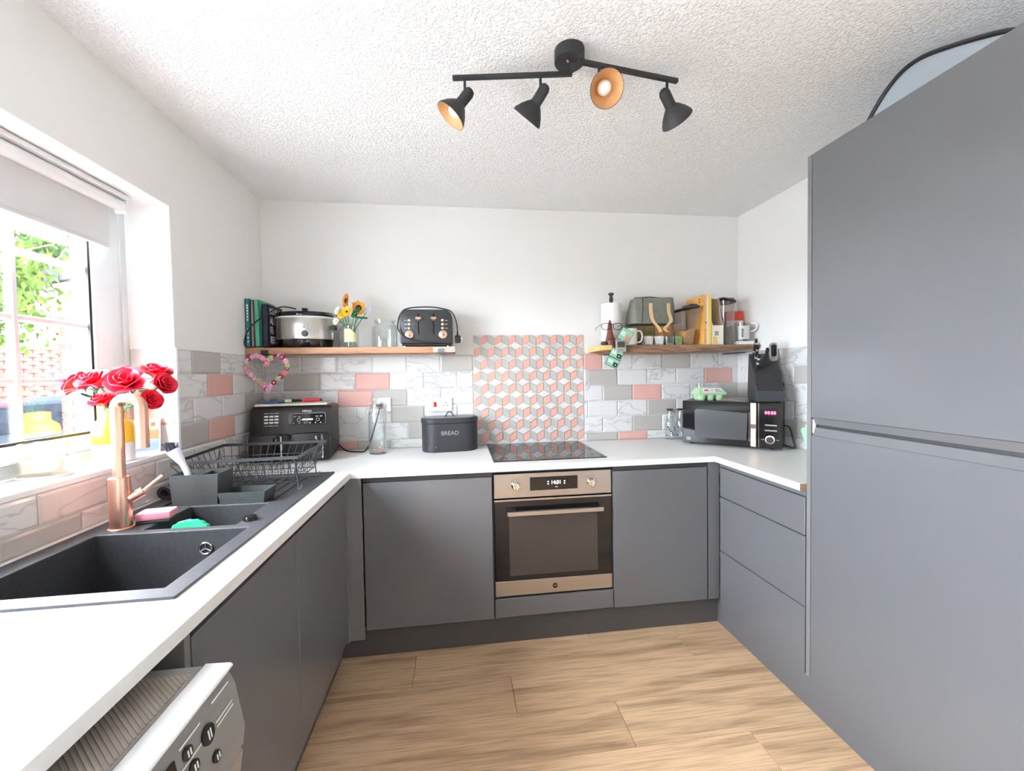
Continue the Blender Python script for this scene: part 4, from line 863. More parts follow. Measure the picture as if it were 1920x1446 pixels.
part('plug', MB().box(-0.017, -0.010, -0.022, 0.017, 0.010, 0.022, 0.006).tube([(0, 0, 0.02), (0, 0, 0.045)], [0.007, 0.004], 10), M_BLACK, pc, loc=(0.174, -0.105, 0.040))
for z, x in ((0.008, 0.020), (-0.008, 0.020), (0.0, 0.021)): part('plug_pin', MB().box(0.017, -0.002, z-0.002, 0.027, 0.002, z+0.002), M_CHROME, pc, loc=(0.174, -0.105, 0.040))
# heart wreath hanging from the shelf front
ht = thing('heart_wreath', 'heart-shaped wreath of pink blossoms hanging from the shelf', 'wreath', (0.116, -0.240, 1.385))
def hp(t): return (0.105*math.sin(t)**3, 0.0, 0.0063*(13*math.cos(t)-5*math.cos(2*t)-2*math.cos(3*t)-math.cos(4*t))-0.002)
part('wire_frame', MB().tube([hp(2*PI*i/48) for i in range(48)], 0.0025, 6, True), mat('green_florist_wire', (0.25, 0.33, 0.18), 0.6), ht)
part('hanging_loop', MB().tube([(0, 0, 0.035), (-0.010, 0.002, 0.065), (0.0, 0.004, 0.082)], 0.0012, 5), M_BLACK, ht)
BC = [mat('pink_blossom', (0.80, 0.27, 0.42), 0.6), mat('pale_pink_blossom', (0.82, 0.50, 0.62), 0.6), mat('crimson_blossom', (0.38, 0.015, 0.07), 0.6), mat('coral_blossom', (0.82, 0.30, 0.30), 0.6), mat('lime_leaf', (0.42, 0.55, 0.22), 0.6), mat('lilac_blossom', (0.68, 0.42, 0.72), 0.6)]
rn = random.Random(5); seq = [0, 1, 3, 0, 4, 2, 5, 2, 1, 0, 4, 2, 3, 2, 4, 2, 0, 5, 1, 0, 5, 1, 2, 0, 3, 4, 0, 1, 3, 0, 4, 1, 2, 0, 5, 3, 0, 1, 2, 4]
BM = {}
for i, c in enumerate(seq):
    if c not in BM:
        b = MB()
        for k in range(6): b.ball((0.0056*math.cos(k*PI/3), -0.001, 0.0056*math.sin(k*PI/3)), 0.0046, 6, (1, 0.7, 1))
        b.m = 1; b.ball((0, -0.004, 0), 0.0032, 6); BM[c] = b.mesh('blossom', [BC[c], M_PRINT if c in (2, 0) else BC[c]])
    x, y, z = hp(2*PI*(i+0.4*rn.random())/len(seq)); o = link('blossom', BM[c], ht, (x+rn.uniform(-.003, .003), -0.005-0.004*rn.random(), z+rn.uniform(-.003, .003))); k = rn.uniform(1.15, 1.6); o.scale = (k, k, k)

# ------------------------------------------------------------------ right shelf contents
kr = thing('kitchen_roll', 'white kitchen roll on a dark upright holder', 'kitchen roll', (2.062, -0.115, SZ))
part('roll', MB().lathe([(0.021, 0.012), (0.060, 0.012), (0.0615, 0.016), (0.0615, 0.256), (0.060, 0.260), (0.021, 0.260)], 40, cap0=False, cap1=False), M_PAPER, kr)
part('cardboard_core', MB().lathe([(0.0205, 0.012), (0.0205, 0.259)], 24, cap0=False, cap1=False), mat('cardboard', (0.42, 0.30, 0.19), 0.9), kr)
st_ = part('holder', MB().lathe([(0.060, 0), (0.060, 0.008), (0.055, 0.011)], 32).lathe([(0.009, 0.011), (0.009, 0.275), (0.012, 0.280), (0.012, 0.298), (0.008, 0.303)], 16), M_BLACKM, kr)
part('finial', MB().lathe([(0.008, 0.303), (0.010, 0.310), (0.017, 0.320), (0.017, 0.326), (0.008, 0.330)], 16), mat('dark_walnut', (0.06, 0.028, 0.02), 0.5), kr)
ns = thing('spectacle_stand', 'carved reddish wooden nose spectacle stand', 'spectacle stand', (2.018, -0.205, SZ))
M_NOSE = mat('red_brown_wood', (0.20, 0.055, 0.035), 0.4, vary=(30, 0.25), stretch=(1, 1, 0.3))
nv = MB()
def nose(u, q):
    a = 2*PI*u; z = 0.150*q; w = 0.026*(1-q)**0.75*(1+0.12*math.sin(q*9)) + 0.0035; f = 1.25 if math.sin(a) < 0 else 0.7
    return (w*math.cos(a), w*f*math.sin(a), z)
nv.sheet(nose, 20, 14); nv.add([nose(i/20, 0) for i in range(20)], [tuple(range(20))])
part('nose', nv, M_NOSE, ns)
for s in (-1, 1): part('nostril', MB().ball((s*0.016, -0.022, 0.020), 0.0085, 10, (1, 0.8, 0.8)), M_NOSE, ns)
part('moustache_groove', MB().tube([(-0.022, -0.028, 0.038), (0, -0.035, 0.034), (0.022, -0.028, 0.038)], 0.0022, 6), mat('dark_walnut', (0.06, 0.028, 0.02), 0.5), ns)
gl = thing('spectacles', 'dark rimmed spectacles resting on the wooden nose', 'glasses', (2.018, -0.238, 1.612))
for s in (-1, 1):
    ring = [(s*0.036 + 0.027*math.copysign(abs(math.cos(a*PI/14))**0.8, math.cos(a*PI/14)), 0, 0.019*math.copysign(abs(math.sin(a*PI/14))**0.8, math.sin(a*PI/14))) for a in range(28)]
    rm = part('rim', MB().tube(ring, 0.0018, 6, True), M_BLACKG, gl)
    part('lens', MB().prism([(p[0], p[2]) for p in ring], -0.0006, 0.0006, 'y'), M_PANE, rm)
    part('temple', MB().tube([(s*0.062, 0, 0.010), (s*0.064, 0.02, 0.010), (s*0.060, 0.105, 0.004), (s*0.056, 0.125, -0.010)], 0.0016, 6), M_BLACKG, gl)
part('bridge', MB().tube([(-0.010, 0, 0.010), (0, -0.003, 0.014), (0.010, 0, 0.010)], 0.0018, 6), M_BLACKG, gl)
pot = single('trinket_pot', MB().lathe([(0.014, 0), (0.017, 0.004), (0.017, 0.016), (0.013, 0.017), (0.012, 0.006)], 20).lathe([(0.015, 0.0175), (0.015, 0.021), (0.006, 0.023)], 20), M_BLACKM, 'tiny dark pot at the sapwood end of the shelf', 'pot', (1.972, -0.225, SZ))
mg = thing('mug', 'plain white ceramic mug on the live-edge shelf', 'mug', (2.152, -0.190, SZ))
part('body', MB().lathe([(0.03, 0), (0.037, 0.002), (0.039, 0.010), (0.0395, 0.098), (0.0385, 0.100), (0.036, 0.098), (0.0355, 0.008), (0.03, 0.006)], 36), M_CERAM, mg)
part('handle', MB().tube(smoothpath([(0.037, -0.006, 0.082), (0.056, -0.010, 0.086), (0.068, -0.012, 0.066), (0.067, -0.012, 0.036), (0.054, -0.010, 0.018), (0.037, -0.006, 0.020)], 4), 0.0055, 10), M_CERAM, mg)
# packets under the lunch bag
single('snack_packet', MB().sheet(lambda u, q: (-0.075+0.15*u, -0.022*math.sin(PI*u)*math.sin(PI*min(1, q*1.1)), 0.125*q+0.004*math.sin(u*25)*q), 14, 8, 0.02), mat('brown_green_packet', (0.34, 0.27, 0.10), 0.35, vary=(25, 0.7)), 'brown and green snack packet under the lunch bag', 'packet', (2.275, -0.085, SZ))
single('snack_packet', MB().sheet(lambda u, q: (-0.055+0.11*u, -0.025*math.sin(PI*u)*math.sin(PI*min(1, q*1.1)), 0.128*q+0.005*math.sin(u*31)*q), 14, 8, 0.02), mat('orange_packet', (0.60, 0.28, 0.09), 0.35, vary=(30, 0.7)), 'orange snack packet beside the cereal container', 'packet', (2.415, -0.090, SZ))
single('teal_tub', MB().lathe([(0.024, 0), (0.026, 0.004), (0.026, 0.112), (0.022, 0.116)], 24), mat('teal_plastic', (0.10, 0.28, 0.25), 0.4), 'teal tub standing behind the white mug', 'tub', (2.185, -0.085, SZ))
for i, (x, w, c, l) in enumerate(((2.258, 0.060, (0.52, 0.48, 0.45), 'pale grey foil tin nearest the mug'), (2.325, 0.060, (0.60, 0.63, 0.60), 'silver foil tin in the middle of the row'), (2.392, 0.056, (0.45, 0.52, 0.46), 'silver-green foil tin in the row under the bag'), (2.450, 0.050, (0.30, 0.36, 0.17), 'green foil tin beside the cereal container'))):
    t = thing('foil_tin', l, 'tin', (x, -0.190, SZ), 0, 'foil tins in a row on the shelf')
    part('tray', MB().prism([(-w/2+.006, 0), (w/2-.006, 0), (w/2, 0.052), (-w/2, 0.052)], -0.028, 0.028, 'y', 0.002), mat('tin_foil_%d' % i, c, 0.3, 0.4, vary=(45, 0.4), bump=(90, 0.5, 0.004)), t)
    part('sleeve', MB().box(-w*0.32, -0.0292, 0.008, w*0.32, 0.0285, 0.0535), mat('tin_sleeve_%d' % i, [(0.62, 0.58, 0.56), (0.70, 0.74, 0.74), (0.10, 0.11, 0.09), (0.22, 0.30, 0.12)][i], 0.5, vary=(90, 0.5)), t)
# lunch bag
lb = thing('lunch_bag', 'grey insulated lunch bag with tan strap handles', 'bag', (2.318, -0.115, SZ+0.132))
M_BAG = mat('grey_green_canvas', (0.22, 0.225, 0.195), 0.85, vary=(30, 0.2), bump=(150, 0.4, 0.002)); M_TAN = mat('tan_webbing', (0.72, 0.50, 0.27), 0.8)
def bagf(u, q):
    a = 2*PI*u; r = rrect(0.285, 0.130, 0.030, 6); n = len(r); f = u*n; i = int(f) % n; k = f-int(f); p = Vector(r[i]).lerp(Vector(r[(i+1) % n]), k)
    s = 1-0.10*q+0.03*math.sin(q*PI); return (p.x*s+0.006*math.sin(q*3+u*12), p.y*s*(1-0.25*q), 0.002+0.158*q+0.006*math.sin(u*9)*q)
bg = MB().sheet(bagf, 48, 8); bg.add([bagf(i/48, 0) for i in range(48)], [tuple(range(48))]); bg.add([bagf(i/48, 1) for i in range(48)], [tuple(range(48))])
part('body', bg, M_BAG, lb)
part('zip', MB().tube([(-0.115, -0.020, 0.163), (-0.02, -0.030, 0.168), (0.11, -0.030, 0.160)], 0.003, 6), M_BLACK, lb)
part('piping', MB().tube(smoothpath([(-0.075, -0.050, 0.162), (-0.078, -0.062, 0.11), (-0.084, -0.068, 0.06), (-0.09, -0.0685, 0.006)], 4), 0.0024, 6), M_BLACK, lb)
part('zip_pull', MB().box(-0.125, -0.040, 0.150, -0.095, -0.034, 0.158, 0.002), mat('brown_leather', (0.10, 0.05, 0.03), 0.6), lb)
for s, x0, x1 in ((-1, -0.030, 0.010), (1, 0.085, 0.055)):
    pts = smoothpath([(x0, -0.062, 0.125), (x0-0.004, -0.074, 0.07), (x0+0.006, -0.080, 0.015), (x1+s*-0.004, -0.082, -0.030), (x1+0.012, -0.082, -0.052)], 5)
    sm_ = MB(); V = []; F = []
    for i, p in enumerate(pts):
        w = 0.011; V += [(p.x-w, p.y, p.z), (p.x+w, p.y, p.z), (p.x+w, p.y-0.003, p.z), (p.x-w, p.y-0.003, p.z)]
        if i: o = (i-1)*4; F += [(o+j, o+4+j, o+4+(j+1) % 4, o+(j+1) % 4) for j in range(4)]
    F += [(0, 1, 2, 3), tuple(range(len(V)-1, len(V)-5, -1))]; part('strap', sm_.add(V, F), M_TAN, lb)
for k in range(7): part('printed_motif', MB().lathe([(0.0025, 0), (0.0025, 0.0008)], 8), mat('dark_green_print', (0.05, 0.06, 0.05), 0.8), lb, loc=(-0.05+0.026*k, -0.0675+0.0012*abs(k-3), 0.075+0.03*((k*5) % 3-1)), rot=(PI/2, 0, 0))
# cereal container
def container(label, loc, w0, w1, d, h, fill, fm, slant):
    t = thing('cereal_container', label, 'container', loc, 0, 'clear cereal containers')
    def ring(z, k): f = w0+(w1-w0)*z/h; return rrect(f-k*2, d*(f/w1)-k*2, 0.016, 4)
    V = []; F = []; n = len(ring(0, 0))
    for (z, k) in ((0, 0), (h, 0), (h, 0.002), (0.003, 0.002)): V += [(p[0], p[1], z + (slant*p[0]/w1 if z == h else 0)) for p in ring(z, k)]
    for j in range(3): F += [(j*n+i, j*n+(i+1) % n, (j+1)*n+(i+1) % n, (j+1)*n+i) for i in range(n)]
    F += [tuple(range(n)), tuple(range(3*n, 4*n))]
    part('tub', MB().add(V, F), M_CLEARP, t)
    V = []; F = []
    for (z, k) in ((0.004, 0.0026), (h*fill, 0.0026)): V += [(p[0], p[1], z + (0.012*math.sin(p[0]*60) if z > 0.01 else 0)) for p in ring(z, k)]
    F = [(i, (i+1) % n, n+(i+1) % n, n+i) for i in range(n)] + [tuple(range(n)), tuple(range(n, 2*n))]
    o = part('cereal', MB().add(V, F), fm, t); o['kind'] = 'stuff'
    V = []; r = rrect(w1+0.008, d+0.008, 0.018, 4)
    for z, k in ((0.0005, 1), (0.014, 1), (0.022, 0.86), (0.024, 0.5)): V += [(p[0]*k, p[1]*k, h+z+slant*p[0]/w1) for p in r]
    F = [(j*n+i, j*n+(i+1) % n, (j+1)*n+(i+1) % n, (j+1)*n+i) for j in range(3) for i in range(n)] + [tuple(range(n)), tuple(range(3*n, 4*n))]
    part('lid', MB().add(V, F), M_BLACKG, t)
    part('pour_flap', MB().box(w1*0.1, -d*0.35, h+0.022+slant*0.25, w1*0.49, d*0.35, h+0.031+slant*0.35, 0.003), M_BLACK, t)
    return t
container('clear cereal container with black lid, nearly half full', (2.523, -0.150, SZ), 0.072, 0.118, 0.150, 0.212, 0.44, mat('golden_cereal', (0.62, 0.36, 0.14), 0.8, vary=(120, 0.3), bump=(160, 0.8, 0.006)), 0.020)
container('tall narrow clear container with black lid beside cereal boxes', (2.800, -0.130, SZ), 0.066, 0.090, 0.130, 0.268, 0.40, mat('dark_grain', (0.16, 0.13, 0.12), 0.8, vary=(140, 0.5), bump=(160, 0.8, 0.005)), -0.012)
# cereal boxes
cbx = thing('cereal_box', 'orange and yellow cereal box with striped narrow side', 'cereal box', (2.640, -0.115, SZ))
part('carton', MB().box(-0.026, -0.095, 0, 0.026, 0.095, 0.305, 0.001), mat('orange_carton', (0.82, 0.42, 0.10), 0.5), cbx)
for x0, x1, c in ((-0.0255, -0.008, (0.80, 0.40, 0.10)), (-0.008, 0.006, (0.82, 0.74, 0.68)), (0.006, 0.0255, (0.86, 0.62, 0.10))): part('side_stripe', MB().box(x0, -0.0962, 0.001, x1, -0.0952, 0.304), mat('stripe_%d' % int(x0*10000+500), c, 0.5), cbx)
for z, c in ((0.135, (0.10, 0.10, 0.25)), (0.022, (0.35, 0.35, 0.65)), (0.09, (0.75, 0.2, 0.1))): part('printed_spot', MB().lathe([(0.005, 0), (0.005, 0.0006)], 10), mat('spot_%d' % int(z*1000), c, 0.5), cbx, loc=(-0.010, -0.0963, z), rot=(PI/2, 0, 0))
for z in (0.278, 0.262): part('printed_mark', MB().box(-0.0268, -0.06, z, -0.0262, -0.045, z+0.008), mat('brown_print', (0.20, 0.06, 0.03), 0.6), cbx)
mf = thing('magazine_file', 'open white and brown card box standing beside cereal box', 'box', (2.706, -0.120, SZ))
M_CARD = mat('brown_card_inside', (0.42, 0.30, 0.20), 0.8); M_WC = mat('cream_card', (0.78, 0.74, 0.64), 0.6)
side = [(-0.095, 0), (0.095, 0), (0.095, 0.300), (0.02, 0.302), (-0.055, 0.285), (-0.070, 0.160), (-0.095, 0.125)]
for x, m in ((-0.0355, M_WC), (0.0335, M_WC)): part('side_panel', MB().prism(side, x, x+0.002, 'x'), m, mf)
part('back_panel', MB().box(-0.0333, 0.093, 0.0, 0.0333, 0.095, 0.300), M_CARD, mf)
part('base_panel', MB().box(-0.0333, -0.092, 0.0, 0.0333, 0.0925, 0.002), M_CARD, mf)
part('front_panel', MB().box(-0.0333, -0.095, 0.0, 0.0333, -0.0925, 0.118), M_WC, mf)
part('inner_lining', MB().prism([(p[0]*0.97, p[1]*0.985+0.003) for p in side], 0.0318, 0.0330, 'x'), M_CARD, mf)
part('yellow_corner', MB().prism([(-0.033, 0.001), (0.0, 0.001), (-0.008, 0.045), (-0.033, 0.05)], -0.0958, -0.0952, 'y'), M_SAP, mf)
part('grey_spot', MB().box(-0.022, -0.0958, 0.055, 0.004, -0.0952, 0.082), mat('grey_green_print', (0.30, 0.33, 0.28), 0.6), mf)
# jug on a white tray with a red box
tr = thing('shelf_tray', 'shallow white tray at the wall end of the live-edge shelf', 'tray', (2.918, -0.155, SZ))
part('dish', MB().prism([(-0.060, 0), (0.060, 0), (0.066, 0.020), (0.062, 0.020), (0.057, 0.003), (-0.057, 0.003), (-0.062, 0.020), (-0.066, 0.020)], -0.050, 0.070, 'y'), M_WHITE, tr)
part('end_lip', MB().box(-0.066, -0.054, 0, 0.066, -0.0505, 0.020, 0.001), M_WHITE, tr)
jg = thing('measuring_jug', 'clear plastic jug with a white printed label', 'jug', (2.917, -0.150, SZ+0.0035))
part('body', MB().lathe([(0.02, 0), (0.038, 0.0), (0.041, 0.006), (0.047, 0.135), (0.049, 0.138), (0.0465, 0.138), (0.039, 0.008), (0.02, 0.004)], 32), M_CLEARP, jg)
lab = MB().sheet(lambda u, q: ((0.0435+0.004*q)*math.sin(-1.2+u*1.5), -(0.0435+0.004*q)*math.cos(-1.2+u*1.5), 0.030+0.085*q), 10, 2, 0.0006)
lb_ = part('label', lab, mat('silver_white_label', (0.58, 0.60, 0.57), 0.4), jg)
for k in range(6): part('label_line', MB().box(-0.034, -0.0425-0.0002*k, 0.045+0.009*k, -0.026, -0.038, 0.050+0.009*k), M_BLACK, lb_)
part('handle', MB().tube(smoothpath([(0.035, -0.030, 0.080), (0.052, -0.046, 0.088), (0.062, -0.052, 0.112), (0.055, -0.046, 0.128), (0.036, -0.030, 0.130)], 4), 0.0055, 8), M_WHITE, jg)
rbx = thing('red_box', 'bright red carton standing behind the plastic jug', 'carton', (2.925, -0.055, SZ), math.radians(-8))
part('carton', MB().box(-0.052, -0.018, 0, 0.052, 0.018, 0.225, 0.001), mat('red_carton', (0.72, 0.07, 0.04), 0.5, vary=(30, 0.2)), rbx)
part('white_band', MB().box(-0.0525, -0.0188, 0.03, 0.0525, -0.0182, 0.165), mat('white_carton_band', (0.70, 0.66, 0.63), 0.5), rbx)
# photo cards and grey clip hanging over the shelf front
M_CG = mat('mint_card', (0.30, 0.58, 0.40), 0.5, vary=(60, 0.15)); M_CGD = mat('dark_green_card', (0.03, 0.12, 0.07), 0.5)
def card(name, label, cx, cz, w, h, ang, y, cells):
    t = thing(name, label, 'card', (cx, y, cz), 0, 'green cards clipped to the shelf')
    t.rotation_euler = (0, ang, 0)
    part('backing', MB().box(-w/2, 0, -h/2, w/2, 0.0012, h/2), M_CGD, t)
    for k in range(cells):
        z0 = -h/2+h*k/cells+0.003; z1 = -h/2+h*(k+1)/cells-0.003
        part('panel', MB().box(-w/2+0.003, -0.0008, z0, w/2-0.003, 0, z1), M_CG, t)
        part('picture', MB().box(w*0.08, -0.0013, z0+0.004, w/2-0.006, -0.0009, z0+(z1-z0)*0.62), mat('dark_photo', (0.03, 0.03, 0.03), 0.4) if cells > 1 else mat('skin_tone_photo', (0.55, 0.30, 0.18), 0.5, vary=(120, 0.7)), t)
        part('caption', MB().box(-w/2+0.007, -0.0013, z0+(z1-z0)*0.35, -0.002, -0.0009, z0+(z1-z0)*0.75), mat('pale_mint', (0.62, 0.76, 0.68), 0.5), t)
        if cells > 1: part('white_dot', MB().lathe([(0.004, 0), (0.004, 0.0005)], 10), M_PRINT, t, loc=(w*0.25, -0.0014, z0+(z1-z0)*0.35), rot=(PI/2, 0, 0))
    return t
card('photo_card', 'single mint green photo card in front of the mug', 2.087, 1.556, 0.078, 0.076, 0.50, -0.272, 1)
card('photo_card', 'double mint green photo card hanging below the shelf', 2.018, 1.424, 0.078, 0.108, 0.45, -0.276, 2)
cl = thing('card_clip', 'square grey clip holding the green cards on the shelf', 'clip', (2.056, -0.283, 1.494))
part('case', MB().box(-0.031, 0, -0.035, 0.031, 0.010, 0.035, 0.003), mat('grey_clip_plastic', (0.33, 0.34, 0.31), 0.5), cl)
part('screen', MB().box(-0.022, -0.0012, -0.008, 0.022, -0.0002, 0.026), mat('dark_screen', (0.06, 0.065, 0.05), 0.3), cl)
part('slot', MB().box(-0.018, -0.0010, -0.024, 0.012, -0.0002, -0.021), M_BLACK, cl)
# ================================================================== things on the worktop
# air fryer
af = thing('air_fryer', 'black twin-drawer air fryer in the corner', 'air fryer', (0.232, -0.185, WT), math.radians(7))
M_AF = mat('black_airfryer_plastic', (0.013, 0.0125, 0.0135), 0.35, vary=(50, 0.2))
prf = [(-0.100, 0.012), (-0.112, 0.150), (-0.106, 0.165), (-0.088, 0.272), (-0.070, 0.288), (0.125, 0.290), (0.135, 0.275), (0.135, 0.012)]
part('body', MB().prism(prf, -0.198, 0.198, 'x', 0.014, 2), M_AF, af)
part('base', MB().box(-0.18, -0.09, 0.0, 0.18, 0.12, 0.012), M_BLACK, af)
for x in (-0.092, 0.096):
    d = part('drawer', MB().prism([(-0.096, 0.0), (0.096, 0.0), (0.096, 0.120), (0.080, 0.140), (-0.080, 0.140), (-0.096, 0.120)], -0.150, -0.113, 'y', 0.008, 2), M_AF, af, loc=(x*1.02, 0, 0.010))
    h = part('handle', MB().box(0.030, -0.205, 0.020, 0.066, -0.151, 0.135, 0.010, 2), M_BLACKG, d)
    part('chrome_trim', MB().box(0.0625, -0.207, 0.016, 0.072, -0.150, 0.137, 0.003), M_CHROME, h, 'chrome strip on the drawer handle')
def onslope(x, z): t = (z-0.165)/(0.272-0.165); return (x, -0.1065+0.018*t-0.0006, z)
sl = PI/2-math.atan(0.018/0.107)
cpn = part('control_panel', MB().prism(rrect(0.178, 0.058, 0.010), 0, 0.0012), M_BLACKG, af, loc=onslope(0.078, 0.222), rot=(sl, 0, 0))
part('panel_outline', MB().tube([(p[0], p[1], 0.0012) for p in rrect(0.176, 0.056, 0.010)], 0.0011, 5, True), M_CHROME, cpn)
part('display', MB().prism(rrect(0.055, 0.008, 0.004), 0.0013, 0.0019, 'z'), M_PRINT, cpn, loc=(0, -0.004, 0))
for k in range(6): part('panel_mark', MB().box(-0.068+0.026*k, -0.024, 0.0013, -0.063+0.026*k, -0.020, 0.0018), M_PRINT, cpn)
for x in (-0.062, -0.04, 0.045, 0.066): part('panel_icon', MB().box(x-0.006, 0.010, 0.0013, x+0.006, 0.0125, 0.0018), M_PRINT, cpn)
for x in (-0.042, 0.05): part('panel_dial', MB().tube([(x+0.008*math.cos(a*PI/8), -0.006+0.008*math.sin(a*PI/8), 0.0015) for a in range(16)], 0.0007, 4, True), M_PRINT, cpn)
text('logo', 'NINJA', 0.017, M_PRINT, af, (0.075, -0.0905, 0.262), (sl, 0, 0))
for r in range(5):
    for k in range(3): part('printed_guide', MB().box(-0.010, -0.0012 if r in (0, 4) else -0.004, 0, 0.009, 0.0012 if r in (0, 4) else 0.004, 0.0006), M_PRINT, af, loc=onslope(-0.118+0.024*k, 0.255-0.016*r), rot=(sl, 0, 0))
cord('power_cord', [(0.19, 0.12, 0.05), (0.235, 0.10, 0.008), (0.31, 0.045, 0.005), (0.352, 0.03, 0.012), (0.378, 0.028, 0.06), (0.402, 0.040, 0.135), (0.418, 0.062, 0.195)], 0.0036, af)
part('plug', MB().box(-0.018, -0.012, -0.016, 0.018, 0.012, 0.016, 0.005), M_BLACK, af, loc=(0.4325, 0.0935, 0.262), rot=(0, 0, math.radians(-7)))
part('plug_flex', MB().tube([(0.418, 0.062, 0.195), (0.426, 0.082, 0.225), (0.431, 0.092, 0.248)], 0.0036, 8), M_CORD, af)
AFM = af.matrix_basis
def on_af(x, y, z): return tuple(Matrix.Translation((0.232, -0.185, WT)) @ Matrix.Rotation(math.radians(7), 4, 'Z') @ Vector((x, y, z)))
single('chopping_board', MB().box(-0.180, -0.070, 0, 0.170, 0.100, 0.012, 0.002), mat('cream_plastic_board', (0.66, 0.64, 0.54), 0.5, vary=(30, 0.1)), 'cream chopping board lying on the air fryer', 'chopping board', on_af(0, 0, 0.2905), (0, 0, math.radians(7)))
single('dish_cloth', MB().sheet(lambda u, q: (-0.055+0.11*u, -0.035+0.07*q, 0.016+0.005*math.sin(u*9+q*4)), 12, 8, 0.014), mat('blue_cloth', (0.10, 0.16, 0.27), 0.8, bump=(150, 0.5, 0.003)), 'folded blue cloth on the chopping board', 'cloth', on_af(-0.108, -0.005, 0.303), (0, 0, math.radians(10)))
bb = thing('basting_brush', 'pale silicone basting brush with bright red handle', 'brush', on_af(0.035, -0.015, 0.3035), math.radians(9))
part('handle', MB().tube([(0.000, 0, 0.011), (0.02, 0, 0.012), (0.08, 0, 0.012), (0.088, 0, 0.012)], [0.006, 0.010, 0.009, 0.006], 12), mat('red_gloss_handle', (0.74, 0.03, 0.05), 0.3), bb)
part('bristle_head', MB().box(-0.085, -0.015, 0.003, -0.050, 0.015, 0.020, 0.005), mat('pale_green_silicone', (0.62, 0.66, 0.48), 0.5), bb)
part('neck', MB().tube([(-0.052, 0, 0.011), (0.001, 0, 0.011)], [0.008, 0.006], 10), M_BLACK, bb)
part('ferrule', MB().tube([(0.088, 0, 0.012), (0.100, 0, 0.012)], 0.006, 10), M_BLACK, bb)
single('skewer', MB().tube([(-0.05, 0, 0.0035), (0.05, 0.01, 0.0045)], [0.0032, 0.001], 8), M_STEEL, 'thin steel skewer beside the red brush', 'skewer', on_af(0.115, 0.030, 0.303), (0, 0, math.radians(9)))
# clip-top bottle
cj = thing('clip_top_bottle', 'tall clear clip-top bottle with copper pieces in the bottom', 'bottle', (0.655, -0.150, WT))
part('glass', MB().lathe([(0.02, 0), (0.047, 0), (0.051, 0.006), (0.051, 0.225), (0.046, 0.250), (0.038, 0.266), (0.038, 0.280), (0.0355, 0.280), (0.0355, 0.264), (0.0435, 0.249), (0.0485, 0.224), (0.0485, 0.010), (0.02, 0.006)], 36), M_GLASS, cj)
ld = MB(); ld.M = Matrix.Translation((0.030, 0, 0.284)) @ Matrix.Rotation(math.radians(28), 4, 'Y') @ Matrix.Translation((-0.036, 0, 0)); ld.lathe([(0.030, -0.012), (0.032, 0), (0.040, 0.001), (0.040, 0.009), (0.020, 0.018)], 28)
part('lid', ld, M_GLASS, cj)
part('clip_wire', MB().tube([(0.041*math.cos(a*PI/12), 0.041*math.sin(a*PI/12), 0.262) for a in range(24)], 0.0014, 6, True).tube([(-0.041, 0, 0.262), (-0.060, -0.004, 0.252), (-0.066, -0.004, 0.228), (-0.060, 0.004, 0.236)], 0.0016, 6).tube([(0.041, 0, 0.262), (0.052, 0, 0.276), (0.046, 0, 0.292), (-0.02, 0, 0.318)], 0.0014, 6), M_CHROME, cj)
rn = random.Random(11); pn = 0
for k in range(22):
    a = rn.random()*6.28; r = 0.036*math.sqrt(rn.random()); c = MB().lathe([(0.0095, 0), (0.0095, 0.0028)], 14)
    single('copper_coin', c, M_COPPER if k % 4 else M_STEEL, 'small coin in the bottom of the clip-top bottle', 'coin', (0.655+r*math.cos(a), -0.150+r*math.sin(a), WT+0.0075+0.0016*k*0.55), (rn.uniform(-.22, .22), rn.uniform(-.22, .22), 0), 'coins in the clip-top bottle')
# bread bin
bn = thing('bread_bin', 'dark grey oval metal bread bin lettered BREAD', 'bread bin', (1.062, -0.118, WT), math.radians(5))
M_BIN = mat('charcoal_powder_coat', (0.032, 0.033, 0.037), 0.45, vary=(30, 0.2), bump=(180, 0.12, 0.001))
def stad(w, d, n=14):
    r = d/2; return [(w/2-r+r*math.cos(a), r*math.sin(a)) for a in [-PI/2+PI*i/n for i in range(n+1)]] + [(-w/2+r+r*math.cos(a), r*math.sin(a)) for a in [PI/2+PI*i/n for i in range(n+1)]]
part('body', MB().prism(stad(0.325, 0.170), 0, 0.163, 'z', 0.002), M_BIN, bn)
ldp = part('lid', MB().prism(stad(0.333, 0.178), 0.164, 0.192, 'z', 0.003), M_BIN, bn)
part('lid_top', MB().prism(stad(0.310, 0.155), 0.1922, 0.1965, 'z', 0.002), mat('grey_tin_top', (0.16, 0.165, 0.165), 0.4), ldp)
part('lid_handle', MB().tube(smoothpath([(-0.030, 0, 0.1975), (-0.022, 0, 0.202), (-0.012, 0, 0.218), (0.0, 0, 0.224), (0.012, 0, 0.218), (0.022, 0, 0.202), (0.030, 0, 0.1975)], 4), 0.0032, 8), M_BLACKM, ldp)
text('lettering', 'BREAD', 0.033, mat('silver_lettering', (0.40, 0.38, 0.37), 0.5), bn, (-0.005, -0.0855, 0.108), (PI/2, 0, 0), 0.0004)
for x in (-0.118, -0.085): part('rivet', MB().ball((0, 0, 0), 0.0025, 8), M_STEEL, bn, loc=(x, -0.0845, 0.030))
